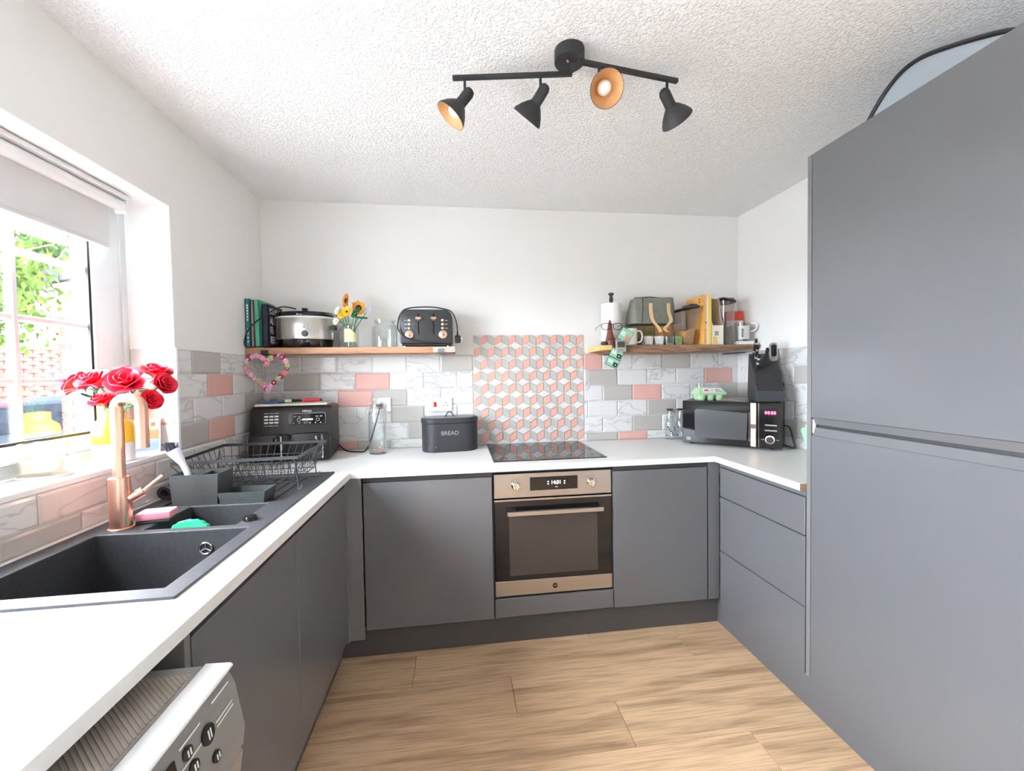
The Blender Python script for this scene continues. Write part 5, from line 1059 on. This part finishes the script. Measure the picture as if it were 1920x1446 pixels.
# milk bottles
def milk(label, loc):
    t = thing('milk_bottle', label, 'bottle', loc, 0, 'milk bottles beside the microwave')
    part('glass', MB().lathe([(0.012, 0), (0.029, 0), (0.032, 0.005), (0.032, 0.095), (0.027, 0.120), (0.017, 0.155), (0.0165, 0.185), (0.0145, 0.185), (0.0148, 0.154), (0.0248, 0.119), (0.030, 0.094), (0.030, 0.007), (0.012, 0.004)], 32), M_GLASS, t)
    part('cap', MB().lathe([(0.019, 0.1855), (0.020, 0.187), (0.020, 0.195), (0.017, 0.197)], 24), M_BLACK, t)
    for k in range(9):
        a = -PI/2-1.1+0.27*k; z = 0.028+0.013*((k*4) % 5); part('printed_patch', MB().box(-0.004, -0.0006, -0.004, 0.004, 0, 0.004), M_BLACK, t, loc=(0.0324*math.cos(a), 0.0324*math.sin(a), z), rot=(0, 0.5*k, a+PI/2))
    part('printed_arch', MB().tube([(0.0328*math.cos(-PI/2+0.6*math.cos(u*PI/10)), 0.0328*math.sin(-PI/2+0.6*math.cos(u*PI/10)), 0.062+0.024*math.sin(u*PI/10)) for u in range(11)], 0.0006, 4), M_BLACK, t)
milk('glass milk bottle with black cap, further from the microwave', (2.478, -0.048, WT)); milk('glass milk bottle with black cap, tucked against the microwave', (2.553, -0.044, WT))
# microwave
ang = math.atan2(-0.352, 0.361)
mw = thing('microwave', 'black microwave with copper handle angled across the corner', 'microwave', (2.465, -0.226, WT), ang)
WD, HT, DPm = 0.503, 0.262, 0.235
part('body', MB().box(0.0, 0.022, 0.012, WD, DPm, HT, 0.003), M_BLACK, mw)
dm = part('door', MB().box(0.0, 0.0, 0.012, 0.392, 0.0215, HT, 0.002), M_BLACKG, mw)
part('door_window', MB().prism([(0.070, 0.055), (0.10, 0.045), (0.340, 0.048), (0.345, 0.200), (0.080, 0.215), (0.068, 0.205)], -0.0015, -0.0002, 'y'), mat('smoked_microwave_glass', (0.05, 0.052, 0.055), 0.25), dm)
part('window_edge', MB().box(0.352, -0.003, 0.045, 0.3555, -0.0004, 0.205), M_CHROME, dm)
hd = part('handle', MB().box(0.360, -0.016, 0.016, 0.389, -0.004, HT-0.002, 0.003), M_ROSE, dm, 'copper strip handle')
part('handle_badge', MB().box(0.362, -0.0172, 0.118, 0.388, -0.0162, 0.142), mat('dark_copper_badge', (0.16, 0.11, 0.08), 0.3), hd)
part('door_sticker', MB().box(0.022, -0.0008, 0.026, 0.046, -0.0002, 0.044), mat('grey_sticker', (0.30, 0.31, 0.32), 0.5), dm)
pn_ = part('control_panel', MB().box(0.3955, 0.0, 0.012, WD, 0.0215, HT, 0.002), M_BLACKG, mw)
part('panel_trim', MB().box(0.398, -0.001, 0.014, 0.400, -0.0002, HT-0.004), M_CHROME, pn_)
M_RED = mat('red_display_glow', (0.8, 0.02, 0.04), 0.5, emit=((1.0, 0.03, 0.09), 2.2))
for x in (0.433, 0.446, 0.461, 0.474): part('red_digit', MB().prism(rrect(0.0105, 0.017, 0.004), -0.0012, -0.0003, 'y'), M_RED, pn_, loc=(x, 0, 0.207))
for z in (0.136, 0.140, 0.107, 0.111): part('button_caption', MB().box(0.428, -0.0008, z, 0.484, -0.0002, z+0.0016), M_PRINT, pn_)
dk = part('dial', MB().lathe([(0.0225, 0), (0.0225, 0.003), (0.019, 0.0035)], 32), M_ROSE, pn_, 'rose gold dial ring', loc=(0.452, -0.0004, 0.060), rot=(PI/2, 0, 0))
part('dial_cap', MB().lathe([(0.0175, 0.0036), (0.0175, 0.014), (0.015, 0.016)], 28), M_BLACK, dk)
for x in (0.418, 0.487): part('dial_caption', MB().box(x-0.007, -0.0008, 0.059, x+0.007, -0.0002, 0.0605), M_PRINT, pn_)
for x, y in ((0.04, 0.05), (0.46, 0.05), (0.04, 0.2), (0.46, 0.2)): part('foot', MB().lathe([(0.012, 0), (0.012, 0.0125)], 12), M_BLACK, mw, loc=(x, y, 0))
MWM = Matrix.Translation((2.465, -0.226, WT)) @ Matrix.Rotation(ang, 4, 'Z')
def on_mw(x, y, z=HT+0.0004): return tuple(MWM @ Vector((x, y, z)))
cord('power_cord', [(0.470, DPm+0.003, 0.15), (0.500, DPm-0.005, 0.12), (0.530, 0.16, 0.115), (0.545, 0.125, 0.07), (0.555, 0.11, 0.012), (0.52, 0.17, 0.006), (0.49, 0.20, 0.006)], 0.0032, mw)
# egg box on the microwave
eg = thing('egg_box', 'pale green moulded egg box on top of the microwave', 'egg box', on_mw(0.118, 0.125), math.radians(-6))
M_EGG = mat('pale_green_pulp', (0.42, 0.64, 0.38), 0.85, vary=(50, 0.08), bump=(160, 0.4, 0.002))
eb = MB()
for i in range(3):
    for j in range(2): eb.lathe([(0.016, 0), (0.022, 0.006), (0.029, 0.034)], 14, ((i-1)*0.052, (j-0.5)*0.050, 0), cap1=False)
eb.box(-0.084, -0.056, 0.032, 0.084, 0.056, 0.038, 0.002)
part('cup_tray', eb, M_EGG, eg)
part('lid', MB().add([(-0.086, -0.058, 0.0382), (0.086, -0.058, 0.0382), (0.086, 0.058, 0.0382), (-0.086, 0.058, 0.0382), (-0.064, -0.030, 0.076), (0.064, -0.030, 0.076), (0.064, 0.030, 0.076), (-0.064, 0.030, 0.076)], [(0, 3, 2, 1), (4, 5, 6, 7), (0, 1, 5, 4), (1, 2, 6, 5), (2, 3, 7, 6), (3, 0, 4, 7)]), M_EGG, eg, smooth=0)
Ls = math.atan2(0.0378, 0.028)
lbl = part('label', MB().box(-0.056, -0.016, 0, 0.058, 0.016, 0.0008), mat('white_sticker', (0.74, 0.70, 0.69), 0.6), eg, loc=(0, -0.0455, 0.0585), rot=(Ls, 0, 0))
part('red_logo', MB().prism(rrect(0.026, 0.012, 0.005), 0.0009, 0.0013), mat('red_print', (0.75, 0.08, 0.09), 0.6), lbl, loc=(-0.034, 0.002, 0))
part('blue_print', MB().box(-0.010, -0.004, 0.0009, 0.008, 0.003, 0.0012), mat('blue_print', (0.30, 0.42, 0.60), 0.6), lbl)
for k in range(7): part('ink_mark', MB().box(0.020+0.009*(k % 4), -0.010+0.011*(k//4), 0.0009, 0.026+0.009*(k % 4), -0.005+0.012*(k//4), 0.0012), M_BLACK, lbl)
single('drinking_glass', MB().lathe([(0.018, 0), (0.024, 0.0), (0.027, 0.100), (0.0255, 0.100), (0.0225, 0.004), (0.018, 0.004)], 24), M_GLASS, 'small clear tumbler behind the egg box', 'glass', on_mw(0.045, 0.195))
single('leaflet', MB().sheet(lambda u, q: (-0.075+0.15*u, -0.05+0.10*q, 0.002+0.002*math.sin(u*5)), 8, 4, 0.001), mat('printed_leaflet', (0.45, 0.40, 0.35), 0.6, vary=(40, 0.5)), 'printed leaflet lying between egg box and knife block', 'leaflet', on_mw(0.255, 0.105), (0, 0, ang))
# knife block
kbk = thing('knife_block', 'black angular knife block standing on the microwave', 'knife block', on_mw(0.417, 0.118), ang*0.55)
M_KB = mat('black_knife_block', (0.030, 0.030, 0.033), 0.4, vary=(60, 0.3))
part('block', MB().prism([(-0.095, 0.0), (0.085, 0.0), (0.096, 0.03), (0.070, 0.270), (0.058, 0.275), (-0.050, 0.170), (-0.072, 0.105), (-0.098, 0.070)], -0.068, 0.068, 'x', 0.006), M_KB, kbk, loc=(0, 0, 0))
part('front_foot', MB().box(-0.066, -0.1015, 0.004, 0.066, -0.0985, 0.062, 0.001), mat('dark_slate_plastic', (0.055, 0.058, 0.065), 0.3), kbk)
kd = Vector((0, -0.55, 0.83)).normalized(); sd = Vector((0, 0.108, 0.105)).normalized()
def knife(label, x, t, L2, rings=True):
    b = Vector((x, -0.050, 0.170))+sd*t+kd*0.004; wp = kbk.matrix_basis
    k = thing('kitchen_knife', label, 'knife', tuple(Matrix.Translation(on_mw(0.417, 0.118)) @ Matrix.Rotation(ang*0.55, 4, 'Z') @ b), ang*0.55, 'knives in the block')
    h = MB(); h.M = align(kd) @ Matrix.Identity(4); h.prism(rrect(0.013, 0.022, 0.005), 0, L2, 'z', 0.002); part('handle', h, M_BLACK, k)
    if rings:
        for z in (0.035, L2-0.03): r = MB(); r.M = align(kd); r.prism(rrect(0.0138, 0.0228, 0.005), z, z+0.012, 'z'); part('steel_band', r, M_CHROME, k)
    return k
knife('black kitchen knife with steel bands, front of the block', -0.052, 0.014, 0.095)
knife('black kitchen knife with steel bands, upper row of the block', -0.052, 0.062, 0.115)
knife('slim plain black knife in the middle of the block', -0.012, 0.030, 0.120, False)
knife('short banded black knife at the back of the block', -0.052, 0.112, 0.120)
shr = thing('kitchen_scissors', 'silver and black scissor handles rising from the knife block', 'scissors', tuple(Matrix.Translation(on_mw(0.417, 0.118)) @ Matrix.Rotation(ang*0.55, 4, 'Z') @ (Vector((0.040, -0.050, 0.170))+sd*0.070+kd*0.004)), ang*0.55)
lp = MB(); lp.M = align((0, -0.12, 0.99)); q = rrect(0.040, 0.105, 0.017, 5)
lpb = MB(); lpb.M = Matrix.Translation((0, -0.003, 0.056)) @ Matrix.Rotation(-0.12, 4, 'X'); lpb.prism([(p[0], p[1]) for p in q], -0.010, 0.006, 'y', 0.003); part('handle_loop', lpb, mat('satin_silver', (0.55, 0.55, 0.50), 0.3, 0.6), shr)
lpi = MB(); lpi.M = Matrix.Translation((0, -0.003, 0.062)) @ Matrix.Rotation(-0.12, 4, 'X'); lpi.prism(rrect(0.026, 0.068, 0.010, 5), -0.0125, -0.0102, 'y'); part('grip_inlay', lpi, M_BLACK, shr)
part('side_knob', MB().lathe([(0.016, 0), (0.016, 0.014), (0.020, 0.016), (0.020, 0.030), (0.016, 0.032)], 20), M_BLACK, kbk, loc=(0.068, 0.030, 0.085), rot=(0, PI/2, 0))
# green boards beside the tall cabinet
for i, lbx in enumerate(('mint green flexible chopping mat leaning by the tall cabinet', 'second mint green chopping mat leaning behind the first')):
    single('chopping_mat', MB().prism([(-0.10, 0), (0.03, 0), (0.045, 0.012), (0.098+0.012*i, 0.135), (0.090+0.012*i, 0.148+0.012*i), (-0.05, 0.158), (-0.065, 0.150)], -0.0018, 0.0018, 'y', 0.0005), mat('mint_green_plastic', (0.36, 0.66, 0.42), 0.4), lbx, 'chopping mat', (2.822+0.030*i, -0.812, WT+0.001), (0.05, 0, PI/2+0.12))

# ------------------------------------------------------------------ dish rack and washing-up things
rk = thing('dish_rack', 'black wire dish drying rack on the sink drainer', 'dish rack', (0, 0, 0))
ZT, ZM, ZB2 = 1.042, 0.985, 0.930
top = [Vector(p) for p in ((0.075, -0.935, ZT), (0.500, -0.905, ZT), (0.487, -0.515, ZT), (0.040, -0.525, ZT))]
bot = [Vector(p) for p in ((0.115, -0.865, ZB2), (0.465, -0.850, ZB2), (0.455, -0.590, ZB2), (0.085, -0.600, ZB2))]
def flat(a, b, w=0.012, t=0.003):
    d = (b-a).normalized(); n = Vector((-d.y, d.x, 0)); V = []
    for p in (a, b): V += [p+n*t/2, p-n*t/2, p-n*t/2-Vector((0, 0, w)), p+n*t/2-Vector((0, 0, w))]
    return [(V[i]) for i in range(8)], [(0, 1, 5, 4), (1, 2, 6, 5), (2, 3, 7, 6), (3, 0, 4, 7), (0, 3, 2, 1), (4, 5, 6, 7)]
for i in range(4):
    v_, f_ = flat(top[i], top[(i+1) % 4]); part('rim_bar', MB().add(v_, f_), M_WIRE, rk, smooth=0)
    a, b, c, d = top[i]-Vector((0, 0, .012)), top[(i+1) % 4]-Vector((0, 0, .012)), bot[i], bot[(i+1) % 4]; n = 14 if i % 2 == 0 else 9
    for k in range(n+1): t = k/n; part('upright_wire', MB().tube([a.lerp(b, t), c.lerp(d, t)], 0.0014, 5), M_WIRE, rk)
    for t in (0.4, 0.75): part('rail_wire', MB().tube([a.lerp(c, t), b.lerp(d, t)], 0.0014, 5), M_WIRE, rk)
    part('base_wire', MB().tube([c, d], 0.0024, 6), M_WIRE, rk)
for k in range(1, 14):
    t = k/14; p, q = bot[0].lerp(bot[1], t), bot[3].lerp(bot[2], t); m1, m2, m3 = p.lerp(q, 0.3), p.lerp(q, 0.5), p.lerp(q, 0.7); up = Vector((0, 0, 0.045))
    part('plate_prong', MB().tube([p, m1, p.lerp(q, 0.38)+up, p.lerp(q, 0.46), p.lerp(q, 0.60), p.lerp(q, 0.68)+up, p.lerp(q, 0.76), q], 0.0014, 5), M_WIRE, rk)
for t in (0.3, 0.5, 0.7): part('cross_wire', MB().tube([bot[0].lerp(bot[3], t), bot[1].lerp(bot[2], t)], 0.0016, 5), M_WIRE, rk)
zf = zr-0.004
for (x, y, s) in ((0.488, -0.875, 1), (0.483, -0.655, 1), (0.10, -0.865, -1), (0.07, -0.64, -1)):
    z0 = zr+0.003 if s > 0 else zr+0.003
    part('foot_wire', MB().tube(smoothpath([(x-0.012*s, y, 1.03), (x-0.004*s, y, 0.97), (x+0.002*s, y-0.004, z0+0.004), (x+0.004*s, y-0.012, z0), (x+0.014*s, y-0.012, z0), (x+0.018*s, y-0.008, z0+0.014)], 4), 0.0024, 6), M_WIRE, rk)
cd = thing('cutlery_caddy', 'charcoal plastic cutlery caddy standing on the sink edge', 'caddy', (0.213, -0.985, zr))
def tub(x0, x1, y0, y1, h, t=0.0025, tp=0.006):
    m = MB(); m.add([(x0+tp, y0+tp*.5, 0), (x1-tp, y0+tp*.5, 0), (x1-tp, y1-tp*.5, 0), (x0+tp, y1-tp*.5, 0), (x0, y0, h), (x1, y0, h), (x1, y1, h), (x0, y1, h),
                     (x0+t, y0+t, h), (x1-t, y0+t, h), (x1-t, y1-t, h), (x0+t, y1-t, h), (x0+tp+t, y0+tp*.5+t, t), (x1-tp-t, y0+tp*.5+t, t), (x1-tp-t, y1-tp*.5-t, t), (x0+tp+t, y1-tp*.5-t, t)],
          [(0, 3, 2, 1), (0, 1, 5, 4), (1, 2, 6, 5), (2, 3, 7, 6), (3, 0, 4, 7), (4, 5, 9, 8), (5, 6, 10, 9), (6, 7, 11, 10), (7, 4, 8, 11), (8, 9, 13, 12), (9, 10, 14, 13), (10, 11, 15, 14), (11, 8, 12, 15), (12, 13, 14, 15)]); return m
part('tall_compartment', tub(-0.080, 0.074, -0.052, 0.048, 0.106), M_CADDY, cd)
part('divider', MB().box(0.004, -0.048, 0.004, 0.0065, 0.044, 0.100), M_CADDY, cd)
part('side_tray', tub(0.0755, 0.228, -0.060, 0.030, 0.040), M_CADDY, cd)
br = thing('dish_brush', 'white handled dish brush with dark bristles in the caddy', 'brush', (0.180, -0.990, zr+0.012))
hd_ = MB().tube(smoothpath([(0.0, 0, 0), (-0.012, 0, 0.075), (-0.030, 0.0, 0.125), (-0.058, -0.004, 0.175)], 4), [0.009]*5+[0.010]*4+[0.014, 0.017, 0.020, 0.021], 12)
part('handle', hd_, mat('white_translucent_plastic', (0.74, 0.76, 0.82), 0.3), br)
brs = MB(); rn = random.Random(3)
for k in range(60):
    a = rn.random()*6.28; r = 0.018*math.sqrt(rn.random()); p = Vector((-0.059+r*math.cos(a), -0.004+r*math.sin(a)*0.9, 0.172)); brs.tube([p, p+Vector((-0.010+rn.uniform(-.008, .008), rn.uniform(-.008, .008), 0.030))], [0.0014, 0.0009], 4)
o = part('bristles', brs, mat('dark_purple_bristle', (0.018, 0.012, 0.03), 0.7), br); o['kind'] = 'stuff'
mt = thing('rolled_mat', 'rolled dark drying mat behind the cutlery caddy', 'mat', (0.060, -0.870, zr+0.0285))
spl = [((0.0140+0.0135*i/40)*math.cos(i*PI/10), (0.0140+0.0135*i/40)*math.sin(i*PI/10)) for i in range(41)]
rm = MB(); V = []; F = []
for i, p in enumerate(spl):
    L_ = math.hypot(*p); q = (p[0]*(1-0.0028/L_), p[1]*(1-0.0028/L_))
    V += [(p[0], -0.08, p[1]), (p[0], 0.13, p[1]), (q[0], 0.13, q[1]), (q[0], -0.08, q[1])]
    if i: o_ = (i-1)*4; F += [(o_+j, o_+4+j, o_+4+(j+1) % 4, o_+(j+1) % 4) for j in range(4)]
F += [(0, 1, 2, 3), tuple(range(len(V)-4, len(V)))]
part('roll', rm.add(V, F), mat('dark_grey_rubber_mat', (0.06, 0.06, 0.065), 0.8, bump=(200, 0.4, 0.002)), mt)
spg = thing('washing_up_sponge', 'pink washing-up sponge beside the tap', 'sponge', (0.186, -1.176, zr), math.radians(10))
part('foam', MB().box(-0.045, -0.030, 0.009, 0.045, 0.030, 0.032, 0.006, 2), mat('pink_foam', (0.82, 0.30, 0.38), 0.9, vary=(60, 0.15), bump=(140, 0.5, 0.003)), spg)
part('scourer', MB().box(-0.044, -0.029, 0.0, 0.044, 0.029, 0.0088, 0.003), mat('dark_scourer', (0.05, 0.06, 0.055), 0.95), spg)
pts = [(0.055*math.cos(a), 0.036*math.sin(a)) for a in [PI*i/16 for i in range(17)]]
lf = []
for i, (x, z) in enumerate(pts): k = 1.06 if i % 2 else 0.97; lf.append((x*k, z*k))
gs = thing('pot_scraper', 'bright green serrated scrubber standing in the half bowl', 'scrubber', (0.300, -1.212, zr-0.030))
part('pad', MB().prism([(-0.060, -0.010), (0.060, -0.010)] + lf, -0.010, 0.010, 'y', 0.002), mat('bright_green_plastic', (0.02, 0.62, 0.25), 0.4), gs, rot=(-0.15, 0.05, 0))
part('rest', MB().box(-0.055, -0.012, -0.0835, 0.055, 0.012, -0.0102, 0.002), mat('bright_green_plastic', (0.02, 0.62, 0.25), 0.4), gs)

# ------------------------------------------------------------------ window sill
vs_ = thing('rose_vase', 'yellow and white ceramic bottle vase on the sill', 'vase', (-0.068, -0.985, WZ0))
VR = 0.056
part('white_base', MB().lathe([(0.05, 0), (VR-0.002, 0.001), (VR, 0.006), (VR, 0.066)], 36), M_CERAM, vs_)
part('yellow_body', MB().lathe([(VR, 0.0661), (VR, 0.118), (0.053, 0.132), (0.044, 0.142), (0.036, 0.147), (0.034, 0.152), (0.034, 0.176), (0.0325, 0.178), (0.030, 0.176), (0.030, 0.150)], 36), mat('yellow_glaze', (0.86, 0.56, 0.015), 0.3), vs_)
M_RP = mat('red_rose_petal', (0.72, 0.015, 0.045), 0.45, vary=(60, 0.2)); M_SEP = mat('dark_sepal', (0.015, 0.06, 0.03), 0.6)
rb_ = MB()
def petal(a0, wd, r0, r1, h0, h1, curl):
    def f(u, q):
        a = a0+(u-.5)*wd; edge = 1-0.22*(2*u-1)**2; r = r0+(r1-r0)*q**1.5 + curl*max(0, q-0.75)*2; return (r*math.cos(a), r*math.sin(a), h0+(h1-h0)*q*edge)
    rb_.sheet(f, 5, 4, 0.0009)
for k in range(5): petal(k*2*PI/5, 1.6, 0.006, 0.031, 0.0, 0.030, 0.012)
for k in range(5): petal(k*2*PI/5+0.6, 1.6, 0.005, 0.024, 0.002, 0.038, 0.006)
for k in range(4): petal(k*PI/2+0.3, 1.9, 0.004, 0.016, 0.004, 0.042, 0.002)
for k in range(3): petal(k*2*PI/3, 2.4, 0.003, 0.009, 0.006, 0.043, 0.0)
ROSE_ME = rb_.mesh('bloom', M_RP)
sp_ = MB()
for k in range(5): sp_.M = Matrix.Rotation(k*2*PI/5, 4, 'Z'); sp_.add([(0.002, -0.004, 0), (0.002, 0.004, 0), (0.030, 0.0, -0.006), (0.014, 0, -0.001)], [(0, 1, 3), (1, 2, 3), (2, 0, 3)])
SEP_ME = sp_.mesh('sepals', M_SEP, 0)
VC = Vector((-0.068, -0.985, WZ0+0.150))
roses = [((-0.138, -0.998, 1.318), (-0.75, -0.35, 0.5), 'red rose leaning furthest toward the window glass', 1.26), ((-0.080, -1.018, 1.322), (-0.15, -0.55, 0.8), 'red rose facing out above the vase neck', 1.32),
         ((0.020, -1.030, 1.318), (0.25, -0.75, 0.65), 'large open red rose above the copper tap', 1.50), ((0.085, -0.990, 1.320), (0.85, -0.3, 0.35), 'red rose leaning furthest toward the wall tiles', 1.08),
         ((-0.054, -1.028, 1.258), (-0.1, -0.5, 0.85), 'low red rose just above the vase rim', 1.02), ((-0.032, -0.960, 1.338), (0.0, 0.2, 1), 'red rose at the back between two open blooms', 1.26),
         ((0.058, -0.965, 1.345), (0.3, -0.2, 0.9), 'topmost red rose behind the large open one', 1.26), ((0.062, -1.015, 1.268), (0.8, -0.4, 0.3), 'small red rose half hidden by the tap spout', 0.96),
         ((0.000, -0.955, 1.362), (0.0, 0.0, 1), 'small red rose bud sticking up at the back', 0.60)]
for (h, d, lbx, sc_) in roses:
    H = Vector(h); d = Vector(d).normalized(); base = VC+Vector((random.uniform(-.012, .012), random.uniform(-.012, .012), -0.06))
    t = thing('red_rose', lbx, 'rose', tuple(base), 0, 'red roses in the vase'); rel = H-base
    part('stem', MB().tube(smoothpath([(0, 0, 0), tuple(Vector((rel.x*0.22, rel.y*0.22, 0.085))), tuple(rel-d*0.03), tuple(rel)], 4), 0.0024, 6), M_STEM, t)
    q = d.to_track_quat('Z', 'Y').to_euler()
    for nm, m_ in (('bloom', ROSE_ME), ('sepals', SEP_ME)): o = link(nm, m_, t, tuple(rel), q); o.scale = (sc_,)*3
    lfm = MB(); lfm.M = Matrix.Translation(rel*0.62+Vector((0, -0.004, 0.03))) @ align((rel.x+0.01, -0.02, 0.03)); lfm.sheet(lambda u, w: ((w-.5)*0.022*math.sin(PI*min(u+.05, 1)), 0.003*math.cos(w*PI), u*0.036), 5, 2, 0.0006); part('leaf', lfm, M_LF, t)
co = thing('glass_mug', 'clear glass mug half full of milky drink on the sill', 'mug', (-0.098, -1.190, WZ0+0.0075), math.radians(-20))
part('glass', MB().lathe([(0.03, 0), (0.046, 0), (0.052, 0.008), (0.055, 0.092), (0.0535, 0.093), (0.0495, 0.010), (0.03, 0.006)], 36), M_GLASS, co)
part('milky_drink', MB().lathe([(0.03, 0.0065), (0.0488, 0.0108), (0.0505, 0.042), (0.020, 0.042)], 32), mat('milky_coffee', (0.74, 0.62, 0.44), 0.3), co)
part('handle', MB().tube(smoothpath([(0.052, -0.008, 0.074), (0.066, -0.012, 0.078), (0.078, -0.015, 0.060), (0.074, -0.014, 0.034), (0.052, -0.008, 0.026)], 4), 0.0048, 10), M_GLASS, co)
cs = single('coaster', MB().lathe([(0.058, 0), (0.060, 0.002), (0.060, 0.005), (0.058, 0.007)], 36), mat('lilac_white_coaster', (0.70, 0.66, 0.68), 0.3, vary=(25, 0.2)), 'round pale coaster under the glass mug', 'coaster', (-0.098, -1.190, WZ0))
gc = thing('greeting_card', 'illustrated postcard propped against the window reveal tiles', 'card', (-0.075, -0.826, WZ0+0.001), math.radians(24))
gc.rotation_euler = (-0.20, 0, math.radians(24))
part('card', MB().box(-0.040, -0.001, 0, 0.040, 0.001, 0.130), M_PAPER, gc)
for x0, z0, x1, z1, c in ((-0.036, 0.09, 0.036, 0.126, (0.55, 0.62, 0.40)), (-0.036, 0.05, 0.0, 0.088, (0.30, 0.45, 0.25)), (0.002, 0.05, 0.036, 0.088, (0.80, 0.30, 0.15)), (-0.036, 0.006, 0.036, 0.048, (0.28, 0.42, 0.72)), (0.010, 0.10, 0.024, 0.115, (0.75, 0.2, 0.1))):
    part('picture_patch', MB().box(x0, -0.0018, z0, x1, -0.0012, z1), mat('card_print_%d' % int(x0*1000+z0*9000+100), c, 0.5, vary=(60, 0.4)), gc)
